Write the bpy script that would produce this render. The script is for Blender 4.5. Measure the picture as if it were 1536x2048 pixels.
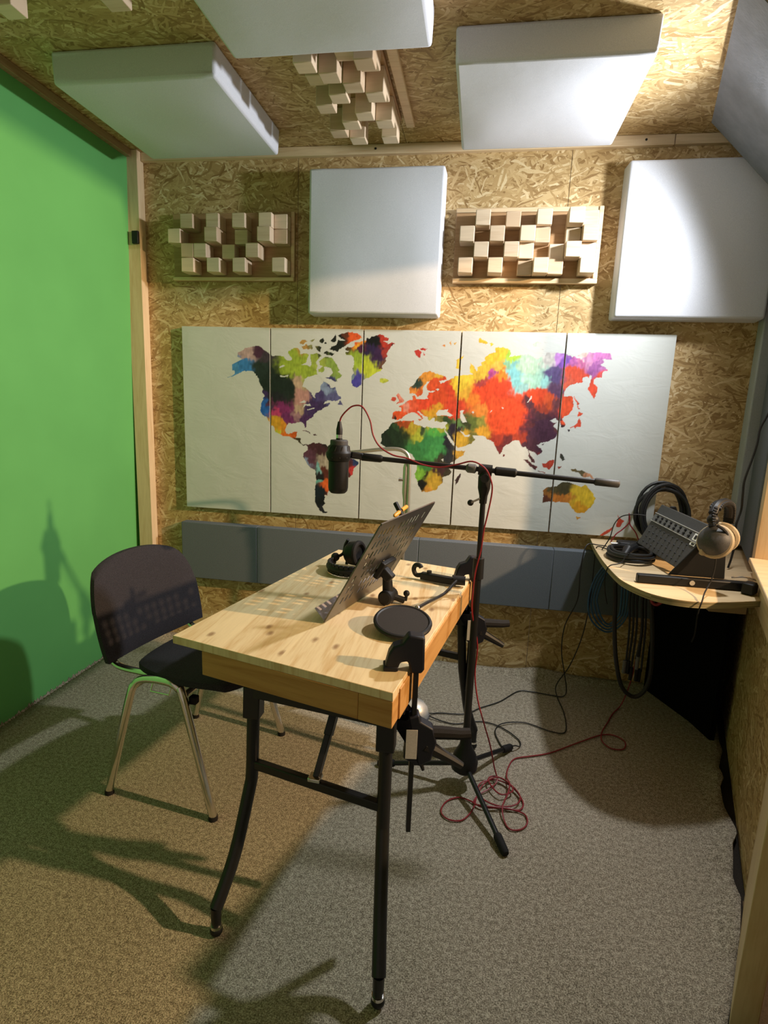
import bpy, bmesh, math, random
import numpy as np
from mathutils import Vector, Matrix, Euler

for o in list(bpy.data.objects):
    bpy.data.objects.remove(o, do_unlink=True)
sc = bpy.context.scene
COL = sc.collection
R = math.radians

# ------------------------------------------------------------------ camera
CAM_H = 1.345
M = ((0.9855913, 0.1649935, 0.0372415), (0.0673392, -0.1807766, -0.9812162), (-0.1551619, 0.969586, -0.1892823))
cam = bpy.data.cameras.new('camera')
cam.sensor_fit = 'VERTICAL'
cam.sensor_height = 36.0
cam.lens = 1130.0 / 2048.0 * 36.0
cam.clip_start = 0.05
camo = bpy.data.objects.new('camera', cam)
COL.objects.link(camo)
rot = Matrix(((M[0][0], -M[1][0], -M[2][0]), (M[0][1], -M[1][1], -M[2][1]), (M[0][2], -M[1][2], -M[2][2])))
camo.matrix_world = Matrix.Translation((0, 0, CAM_H)) @ rot.to_4x4()
sc.camera = camo

# ------------------------------------------------------------------ world, lights, exposure
w = bpy.data.worlds.new('world'); sc.world = w
w.use_nodes = True
w.node_tree.nodes['Background'].inputs[0].default_value = (1.0, 0.84, 0.64, 1)
w.node_tree.nodes['Background'].inputs[1].default_value = 0.20

def lamp(name, kind, loc, target, energy, color, **kw):
    d = bpy.data.lights.new(name, kind)
    d.energy = energy; d.color = color
    for k, v in kw.items(): setattr(d, k, v)
    o = bpy.data.objects.new(name, d); COL.objects.link(o)
    o.location = loc
    o.rotation_euler = (Vector(target) - Vector(loc)).to_track_quat('-Z', 'Y').to_euler()
    return o

# cool white work lamp on the right wall just outside the frame
lamp('work_lamp_light', 'SPOT', (0.955, 2.26, 2.225), (-0.045, 2.11, 1.72), 96.0, (0.94, 0.97, 1.0), spot_size=R(170), spot_blend=0.95, shadow_soft_size=0.045)
# warm ceiling lamp of the neighbouring control room, shining in through the window of the right wall
lamp('control_room_light', 'SPOT', (3.2, 1.0, 2.50), (-0.2, 1.40, 0.95), 520.0, (1.0, 0.67, 0.37), spot_size=R(78), spot_blend=0.2, shadow_soft_size=0.045)

vs = sc.view_settings
vs.view_transform = 'Standard'; vs.look = 'None'; vs.gamma = 1.0; vs.use_curve_mapping = False
vs.exposure = 0.45

# ------------------------------------------------------------------ mesh helpers
class MB:
    def __init__(s): s.v = []; s.f = []
    def add(s, vs, fs):
        n = len(s.v); s.v += [tuple(p) for p in vs]; s.f += [tuple(i + n for i in q) for q in fs]; return s
    def box(s, x0, x1, y0, y1, z0, z1, mat=None):
        p = [(x0,y0,z0),(x1,y0,z0),(x1,y1,z0),(x0,y1,z0),(x0,y0,z1),(x1,y0,z1),(x1,y1,z1),(x0,y1,z1)]
        if mat is not None: p = [mat @ Vector(q) for q in p]
        return s.add(p, [(3,2,1,0),(4,5,6,7),(0,1,5,4),(1,2,6,5),(2,3,7,6),(3,0,4,7)])
    def hexa(s, bot, top):
        return s.add(list(bot) + list(top), [(3,2,1,0),(4,5,6,7),(0,1,5,4),(1,2,6,5),(2,3,7,6),(3,0,4,7)])
    def bar(s, a, b, wd, ht, up=(0,0,1)):
        a = Vector(a); b = Vector(b); d = (b - a).normalized(); u = Vector(up)
        if abs(d.dot(u)) > .98: u = Vector((1,0,0))
        r = d.cross(u).normalized(); u = r.cross(d)
        q = [-r*wd/2 - u*ht/2, r*wd/2 - u*ht/2, r*wd/2 + u*ht/2, -r*wd/2 + u*ht/2]
        return s.hexa([a + t for t in q], [b + t for t in q])
    def cyl(s, a, b, r0, r1=None, n=16):
        return s.tube([a, b], [r0, r0 if r1 is None else r1], n)
    def tube(s, pts, r, n=8, closed=False):
        P = [Vector(p) for p in pts]; m = len(P)
        rs = r if isinstance(r, (list, tuple)) else [r] * m
        T = []
        for i in range(m):
            if closed: t = P[(i+1) % m] - P[i-1]
            else: t = P[min(i+1, m-1)] - P[max(i-1, 0)]
            if t.length < 1e-9: t = Vector((0,0,1))
            T.append(t.normalized())
        u = T[0].orthogonal().normalized(); V = []; F = []
        for i in range(m):
            u = (u - T[i] * u.dot(T[i]))
            u = u.normalized() if u.length > 1e-6 else T[i].orthogonal().normalized()
            w_ = T[i].cross(u)
            for k in range(n):
                a = 2*math.pi*k/n
                V.append(P[i] + (u*math.cos(a) + w_*math.sin(a)) * rs[i])
        for i in range(m if closed else m-1):
            j = (i+1) % m
            for k in range(n):
                k2 = (k+1) % n
                F.append((i*n+k, i*n+k2, j*n+k2, j*n+k))
        if not closed:
            F.append(tuple(range(n-1, -1, -1))); F.append(tuple((m-1)*n + k for k in range(n)))
        return s.add(V, F)
    def ball(s, c, r, n=12, sz=1.0):
        c = Vector(c); V = [c + Vector((0,0,-r*sz))]; F = []
        h = n//2
        for i in range(1, h):
            a = -math.pi/2 + math.pi*i/h
            for k in range(n):
                b = 2*math.pi*k/n
                V.append(c + Vector((math.cos(a)*math.cos(b)*r, math.cos(a)*math.sin(b)*r, math.sin(a)*r*sz)))
        V.append(c + Vector((0,0,r*sz)))
        for k in range(n):
            F.append((0, 1+(k+1) % n, 1+k))
            F.append((len(V)-1, len(V)-1-n+k, len(V)-1-n+(k+1) % n))
        for i in range(h-2):
            for k in range(n):
                a = 1+i*n+k; b = 1+i*n+(k+1) % n
                F.append((a, b, b+n, a+n))
        return s.add(V, F)
    def prism(s, poly, z0, z1, mat=None):
        n = len(poly)
        V = [Vector((p[0], p[1], z0)) for p in poly] + [Vector((p[0], p[1], z1)) for p in poly]
        if mat is not None: V = [mat @ q for q in V]
        return s.add(V, [tuple(range(n-1,-1,-1)), tuple(range(n, 2*n))] + [(i, (i+1) % n, n+(i+1) % n, n+i) for i in range(n)])
    def lathe(s, prof, mat=None, n=24):
        V = []; F = []
        for (r_, z) in prof:
            for k in range(n):
                a = 2*math.pi*k/n; V.append(Vector((r_*math.cos(a), r_*math.sin(a), z)))
        m = len(prof)
        for i in range(m-1):
            for k in range(n):
                k2 = (k+1) % n; F.append((i*n+k, i*n+k2, (i+1)*n+k2, (i+1)*n+k))
        F.append(tuple(range(n-1,-1,-1))); F.append(tuple((m-1)*n+k for k in range(n)))
        if mat is not None: V = [mat @ q for q in V]
        return s.add(V, F)
    def mesh(s, name, org=(0,0,0), smooth=35):
        me = bpy.data.meshes.new(name)
        o = Vector(org)
        me.from_pydata([tuple(Vector(p) - o) for p in s.v], [], s.f)
        me.validate(); box_uv(me)
        if smooth:
            me.polygons.foreach_set('use_smooth', [True]*len(me.polygons))
            me.set_sharp_from_angle(angle=R(smooth))
        return me
    def build(s, name, mat, parent=None, bevel=0, seg=2, smooth=35, world=True):
        org = parent_world(parent) if (parent is not None and world) else Vector((0,0,0))
        me = s.mesh(name, org, smooth)
        return link(name, me, mat, parent, bevel, seg)

def parent_world(p):
    v = Vector((0,0,0))
    while p is not None:
        v += p.location; p = p.parent
    return v

def link(name, me, mat, parent=None, bevel=0, seg=2):
    o = bpy.data.objects.new(name, me); COL.objects.link(o)
    if mat is not None and not me.materials: me.materials.append(mat)
    if parent is not None: o.parent = parent
    if bevel:
        b = o.modifiers.new('bevel', 'BEVEL'); b.width = bevel; b.segments = seg
        b.limit_method = 'ANGLE'; b.angle_limit = R(40)
        b.harden_normals = False
    return o

def box_uv(me):
    uv = me.uv_layers.new(name='UVMap')
    n = len(me.loops); nv = len(me.vertices)
    co = np.empty(nv*3); me.vertices.foreach_get('co', co); co = co.reshape(-1, 3)
    li = np.empty(n, dtype=np.int32); me.loops.foreach_get('vertex_index', li)
    npoly = len(me.polygons)
    nor = np.empty(npoly*3); me.polygons.foreach_get('normal', nor); nor = np.abs(nor.reshape(-1, 3))
    tot = np.empty(npoly, dtype=np.int32); me.polygons.foreach_get('loop_total', tot)
    ax = np.repeat(nor.argmax(1), tot)
    c = co[li]
    out = np.where((ax == 0)[:, None], c[:, [1, 2]], np.where((ax == 1)[:, None], c[:, [0, 2]], c[:, [0, 1]]))
    uv.data.foreach_set('uv', out.ravel())

def thing(name, label, cat, loc=(0,0,0), rz=0.0, group=None, kind=None):
    o = bpy.data.objects.new(name, None); COL.objects.link(o)
    o.empty_display_size = .05
    o.location = loc; o.rotation_euler = (0, 0, rz)
    if kind: o['kind'] = kind
    if label: tag(o, label, cat, group)
    return o
def tag(o, label, cat, group=None):
    o['label'] = label; o['category'] = cat
    if group: o['group'] = group
    return o
def struct(o): o['kind'] = 'structure'; return o

def smoothpath(P, k=6):
    """Catmull-Rom through points"""
    P = [Vector(p) for p in P]; out = []
    for i in range(len(P)-1):
        a = P[max(i-1,0)]; b = P[i]; c = P[i+1]; d = P[min(i+2, len(P)-1)]
        for j in range(k):
            t = j/k
            out.append(.5*((2*b) + (c-a)*t + (2*a-5*b+4*c-d)*t*t + (3*b-a-3*c+d)*t**3))
    out.append(P[-1]); return out

# ------------------------------------------------------------------ materials
def s2l(c): return c/12.92 if c <= .04045 else ((c+.055)/1.055)**2.4
def hexc(h): return tuple(s2l(int(h[i:i+2], 16)/255) for i in (0, 2, 4)) + (1,)

class NT:
    def __init__(s, name, rough=.6, metal=0, spec=.5):
        s.m = bpy.data.materials.new(name); s.m.use_nodes = True
        s.t = s.m.node_tree; s.b = s.t.nodes['Principled BSDF']
        s.b.inputs['Roughness'].default_value = rough; s.b.inputs['Metallic'].default_value = metal
        s.b.inputs['Specular IOR Level'].default_value = spec
    def n(s, typ, **kw):
        nd = s.t.nodes.new(typ)
        for k, v in kw.items():
            if k.startswith('i_'):
                key = k[2:].replace('_', ' ')
                nd.inputs[int(key) if key.isdigit() else key].default_value = v
            else: setattr(nd, k, v)
        return nd
    def l(s, a, b): s.t.links.new(a, b)
    def uv(s): 
        return s.n('ShaderNodeTexCoord').outputs['UV']
    def mapping(s, vec, scale=(1,1,1), rot=(0,0,0), loc=(0,0,0)):
        m = s.n('ShaderNodeMapping'); s.l(vec, m.inputs['Vector'])
        m.inputs['Scale'].default_value = scale; m.inputs['Rotation'].default_value = rot; m.inputs['Location'].default_value = loc
        return m.outputs[0]
    def noise(s, vec, scale, detail=2, rough=.5, dist=0):
        nd = s.n('ShaderNodeTexNoise'); s.l(vec, nd.inputs['Vector'])
        nd.inputs['Scale'].default_value = scale; nd.inputs['Detail'].default_value = detail
        nd.inputs['Roughness'].default_value = rough; nd.inputs['Distortion'].default_value = dist
        return nd
    def ramp(s, fac, stops, interp='LINEAR'):
        r = s.n('ShaderNodeValToRGB'); s.l(fac, r.inputs[0]); r.color_ramp.interpolation = interp
        e = r.color_ramp.elements
        while len(e) < len(stops): e.new(.5)
        for i, (p, c) in enumerate(stops):
            e[i].position = p; e[i].color = c if len(c) == 4 else tuple(c) + (1,)
        return r.outputs[0]
    def mix(s, fac, a, b, mode='MIX'):
        m = s.n('ShaderNodeMix', data_type='RGBA', blend_type=mode)
        for sock, v in ((m.inputs[0], fac), (m.inputs[6], a), (m.inputs[7], b)):
            if hasattr(v, 'is_output'): s.l(v, sock)
            else: sock.default_value = v
        return m.outputs[2]
    def math(s, op, a, b=0.0):
        m = s.n('ShaderNodeMath', operation=op)
        for sock, v in ((m.inputs[0], a), (m.inputs[1], b)):
            if hasattr(v, 'is_output'): s.l(v, sock)
            else: sock.default_value = v
        return m.outputs[0]
    def bump(s, h, strength=.3, dist=.002):
        b = s.n('ShaderNodeBump'); b.inputs['Strength'].default_value = strength; b.inputs['Distance'].default_value = dist
        s.l(h, b.inputs['Height']); s.l(b.outputs[0], s.b.inputs['Normal'])
    def color(s, c):
        if hasattr(c, 'is_output'): s.l(c, s.b.inputs['Base Color'])
        else: s.b.inputs['Base Color'].default_value = tuple(c) + (1,) if len(c) == 3 else c
        return s

def solid(name, c, rough=.5, metal=0, spec=.5, grain=0.0, gscale=400):
    t = NT(name, rough, metal, spec)
    oc = t.n('ShaderNodeTexCoord').outputs['Object']
    nz = t.noise(oc, gscale, 2)
    c = tuple(c)
    lo = tuple(v*(1-grain) for v in c) + (1,); hi = tuple(min(1, v*(1+grain)) for v in c) + (1,)
    t.color(t.ramp(nz.outputs[0], [(.3, lo), (.7, hi)]))
    return t

def osb(name, gain=1.0):
    t = NT(name, .55, 0, .35)
    uv = t.uv()
    d = t.noise(uv, 9, 2); 
    dv = t.n('ShaderNodeVectorMath', operation='SCALE'); t.l(d.outputs[1], dv.inputs[0]); dv.inputs[3].default_value = .05
    av = t.n('ShaderNodeVectorMath', operation='ADD'); t.l(uv, av.inputs[0]); t.l(dv.outputs[0], av.inputs[1])
    base = av.outputs[0]
    H = None; T = None
    for k, (a, sx, sy) in enumerate(((.15, 12, 90), (1.05, 15, 110), (2.0, 14, 100), (2.75, 16, 125), (.40, 13, 130), (-.3, 11, 105))):
        mp = t.mapping(base, (sx, sy, 1), (0, 0, 0), (k*3.7, k*1.9, 0))
        rt = t.n('ShaderNodeVectorRotate', rotation_type='Z_AXIS'); t.l(base, rt.inputs['Vector']); rt.inputs['Angle'].default_value = a
        mp = t.mapping(rt.outputs[0], (sx, sy, 1), (0, 0, 0), (k*3.7, k*1.9, 0))
        v = t.n('ShaderNodeTexVoronoi', voronoi_dimensions='2D', feature='F1'); v.inputs['Scale'].default_value = 1; t.l(mp, v.inputs['Vector'])
        sp = t.n('ShaderNodeSeparateColor'); t.l(v.outputs['Color'], sp.inputs[0])
        h, g = sp.outputs[0], sp.outputs[1]
        if H is None: H, T = h, g
        else:
            gt = t.math('GREATER_THAN', h, H)
            mx = t.n('ShaderNodeMix', data_type='FLOAT'); t.l(gt, mx.inputs[0]); t.l(T, mx.inputs[2]); t.l(g, mx.inputs[3])
            T = mx.outputs[0]; H = t.math('MAXIMUM', H, h)
    gr = t.noise(t.mapping(base, (60, 60, 1)), 6, 3, .6)
    big = t.noise(uv, 2.2, 3)
    f = t.math('ADD', T, t.math('MULTIPLY', t.math('SUBTRACT', gr.outputs[0], .5), .35))
    f = t.math('ADD', f, t.math('MULTIPLY', t.math('SUBTRACT', big.outputs[0], .5), .35))
    g = gain
    c = t.ramp(f, [(0.0, (.28*g, .165*g, .06*g)), (.25, (.42*g, .275*g, .115*g)), (.6, (.52*g, .36*g, .165*g)), (.86, (.62*g, .455*g, .235*g)), (1.0, (.74*g, .60*g, .36*g))])
    t.color(c)
    t.bump(t.math('ADD', H, t.math('MULTIPLY', gr.outputs[0], .3)), .5, .003)
    return t.m

def pine(name, a, b, scale=1.0, along='x', knots=False, rough=.5, var=.0):
    t = NT(name, rough, 0, .4)
    tc = t.n('ShaderNodeTexCoord'); uv = tc.outputs['UV']
    oi = t.n('ShaderNodeObjectInfo')
    cb = t.n('ShaderNodeCombineXYZ')
    t.l(t.math('MULTIPLY', oi.outputs['Random'], 37.0), cb.inputs[0]); t.l(t.math('MULTIPLY', oi.outputs['Random'], 91.0), cb.inputs[1])
    av = t.n('ShaderNodeVectorMath', operation='ADD'); t.l(uv, av.inputs[0]); t.l(cb.outputs[0], av.inputs[1])
    v = av.outputs[0]
    sc_ = (2.5*scale, 32*scale, 1) if along == 'x' else (32*scale, 2.5*scale, 1)
    n1 = t.noise(t.mapping(v, sc_), 1.0, 4, .55, 1.2)
    n2 = t.noise(t.mapping(v, (sc_[0]*6, sc_[1]*6, 1)), 1.0, 2, .5)
    f = t.math('ADD', t.math('MULTIPLY', n1.outputs[0], .75), t.math('MULTIPLY', n2.outputs[0], .25))
    if var:
        f = t.math('ADD', f, t.math('MULTIPLY', t.math('SUBTRACT', oi.outputs['Random'], .5), var))
    c = t.ramp(f, [(.28, b), (.52, a), (.75, tuple(min(1, x*1.12) for x in a))])
    if knots:
        mp = t.mapping(v, (7.0, 16, 1) if along == 'x' else (14, 7.5, 1))
        vo = t.n('ShaderNodeTexVoronoi', voronoi_dimensions='2D', feature='F1'); t.l(mp, vo.inputs['Vector']); vo.inputs['Scale'].default_value = 1
        nz = t.noise(v, 40, 2)
        dd = t.math('ADD', vo.outputs['Distance'], t.math('MULTIPLY', t.math('SUBTRACT', nz.outputs[0], .5), .10))
        k = t.ramp(dd, [(.05, (1,1,1)), (.16, (0,0,0))])
        pick = t.n('ShaderNodeSeparateColor'); t.l(vo.outputs['Color'], pick.inputs[0])
        k2 = t.math('MULTIPLY', k, t.math('GREATER_THAN', pick.outputs[0], .62))
        c = t.mix(t.math('MULTIPLY', k2, .75), c, (.22, .10, .04, 1))
    t.color(c); t.bump(n2.outputs[0], .15, .001)
    return t.m

M_ = {}
M_['osb'] = osb('osb_board')
M_['osb_dim'] = M_['osb']
M_['pine'] = pine('pale_pine', (.70, .54, .34), (.56, .38, .20))
M_['pine_y'] = pine('pale_pine_upright', (.70, .54, .34), (.56, .38, .20), along='y')
M_['pine_dull'] = pine('aged_pine', (.40, .29, .16), (.26, .17, .08), along='x')
M_['block'] = pine('block_wood', (.66, .52, .37), (.55, .40, .26), .7, var=.45)
M_['base_brown'] = pine('brown_base_board', (.40, .245, .12), (.28, .15, .06))
M_['rail'] = pine('orange_pine', (.50, .26, .080), (.38, .17, .042))
M_['table'] = pine('table_ply', (.76, .60, .36), (.58, .37, .16), .9, along='y', knots=True, rough=.42)
M_['shelf'] = pine('shelf_ply', (.66, .50, .30), (.55, .38, .20), .7, rough=.5)
t = NT('edge_ply', .7); n_ = t.noise(t.mapping(t.uv(), (3, 260, 1)), 1, 2)
M_['ply_edge'] = t.color(t.ramp(n_.outputs[0], [(.35, (.20, .16, .08)), (.6, (.42, .36, .20))])).m

t = NT('green_paint', .75, 0, .25)
n_ = t.noise(t.uv(), 3, 3); n2 = t.noise(t.uv(), 220, 2)
t.color(t.ramp(n_.outputs[0], [(.3, (.118, .40, .118)), (.7, (.130, .435, .130))])); t.bump(n2.outputs[0], .12, .001)
M_['green'] = t.m

t = NT('panel_fabric', .85, 0, .2)
uv = t.n('ShaderNodeTexCoord').outputs['Object']
n_ = t.noise(uv, 420, 2); n2 = t.noise(uv, 7, 3, .6)
t.color(t.ramp(n_.outputs[0], [(.3, (.60, .62, .69)), (.7, (.70, .72, .78))]))
t.bump(t.math('ADD', t.math('MULTIPLY', n_.outputs[0], .12), n2.outputs[0]), .22, .006)
M_['fabric'] = t.m

t = NT('grey_foam', .95, 0, .15)
uv = t.n('ShaderNodeTexCoord').outputs['Object']; n_ = t.noise(uv, 380, 3)
t.color(t.ramp(n_.outputs[0], [(.3, (.105, .122, .145)), (.7, (.17, .19, .22))])); t.bump(n_.outputs[0], .3, .003)
M_['foam'] = t.m
t = NT('light_foam', .95, 0, .15)
uv = t.n('ShaderNodeTexCoord').outputs['Object']; n_ = t.noise(uv, 380, 3)
t.color(t.ramp(n_.outputs[0], [(.3, (.36, .38, .41)), (.7, (.47, .49, .52))])); t.bump(n_.outputs[0], .3, .003)
M_['foam_light'] = t.m
t = NT('grey_paint', .6, 0, .4)
uv = t.n('ShaderNodeTexCoord').outputs['Object']; n_ = t.noise(uv, 14, 5, .6); n3 = t.noise(uv, 120, 2)
t.color(t.ramp(n_.outputs[0], [(.3, (.14, .145, .16)), (.75, (.20, .205, .225))])); t.bump(t.math('ADD', n_.outputs[0], t.math('MULTIPLY', n3.outputs[0], .3)), .35, .004)
M_['grey_paint'] = t.m

t = NT('carpet_loop', .95, 0, .1)
uv = t.n('ShaderNodeTexCoord').outputs['Object']
n_ = t.noise(uv, 290, 2, .7); n2 = t.noise(uv, 80, 3, .6); n3 = t.noise(uv, 2.5, 3)
f = t.math('ADD', t.math('MULTIPLY', n_.outputs[0], .7), t.math('MULTIPLY', n2.outputs[0], .3))
c = t.ramp(f, [(.38, (.080, .062, .040)), (.50, (.335, .288, .215)), (.60, (.68, .61, .49))])
c = t.mix(.25, c, t.ramp(n3.outputs[0], [(.3, (.18, .155, .12)), (.7, (.34, .31, .26))]))
t.color(c); t.bump(f, .7, .006)
M_['carpet'] = t.m

M_['black_metal'] = solid('black_metal', (.008, .008, .009), .38, .0, .45, .2).m
M_['black_plastic'] = solid('black_plastic', (.008, .008, .009), .5, 0, .35, .2).m
M_['navy_plastic'] = solid('dark_navy_plastic', (.006, .007, .014), .5, 0, .35, .2).m
M_['rubber'] = solid('dark_rubber', (.011, .010, .010), .8, 0, .3, .3).m
M_['grey_plastic'] = solid('grey_plastic', (.055, .055, .058), .55, 0, .4, .25).m
M_['mid_plastic'] = solid('mid_grey_plastic', (.13, .13, .135), .5, 0, .4, .15).m
M_['silver'] = solid('silver_label', (.55, .54, .52), .4, .3, .5, .1).m
M_['steel'] = solid('brushed_steel', (.62, .60, .54), .34, .9, .5, .05).m
M_['chrome'] = solid('chrome', (.78, .76, .72), .16, 1.0, .5, .05).m
M_['cream'] = solid('cream_pad', (.42, .335, .22), .7, 0, .3, .15).m
M_['white_lbl'] = solid('white_label', (.8, .8, .78), .5, 0, .4, .05).m
M_['orange'] = solid('orange_plastic', (.75, .34, .04), .45, 0, .5, .1).m
M_['red_cable'] = solid('red_cable', (.24, .014, .022), .45, 0, .5, .15).m
M_['blue_cable'] = solid('blue_cable', (.03, .10, .22), .45, 0, .5, .15).m
M_['black_cable'] = solid('black_cable', (.012, .012, .012), .5, 0, .4, .2).m
M_['dark_void'] = solid('black_cloth', (.004, .004, .004), .95, 0, .05, .3).m
M_['subfloor'] = solid('dark_subfloor', (.03, .024, .018), .9, 0, .2, .3).m
M_['metal_plate'] = solid('dark_sheet_metal', (.16, .15, .14), .36, .9, .5, .1).m
M_['grey_ledge'] = solid('grey_sheet_metal', (.40, .37, .42), .5, .1, .4, .1).m
t = solid('chair_fabric', (.034, .032, .038), .92, 0, .2, .45, 500)
n_ = t.noise(t.n('ShaderNodeTexCoord').outputs['Object'], 500, 2); t.bump(n_.outputs[0], .35, .002)
M_['chair_fabric'] = t.m
t = solid('filter_mesh', (.028, .025, .024), .8, 0, .3, .3, 900)
M_['mesh_cloth'] = t.m
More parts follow.
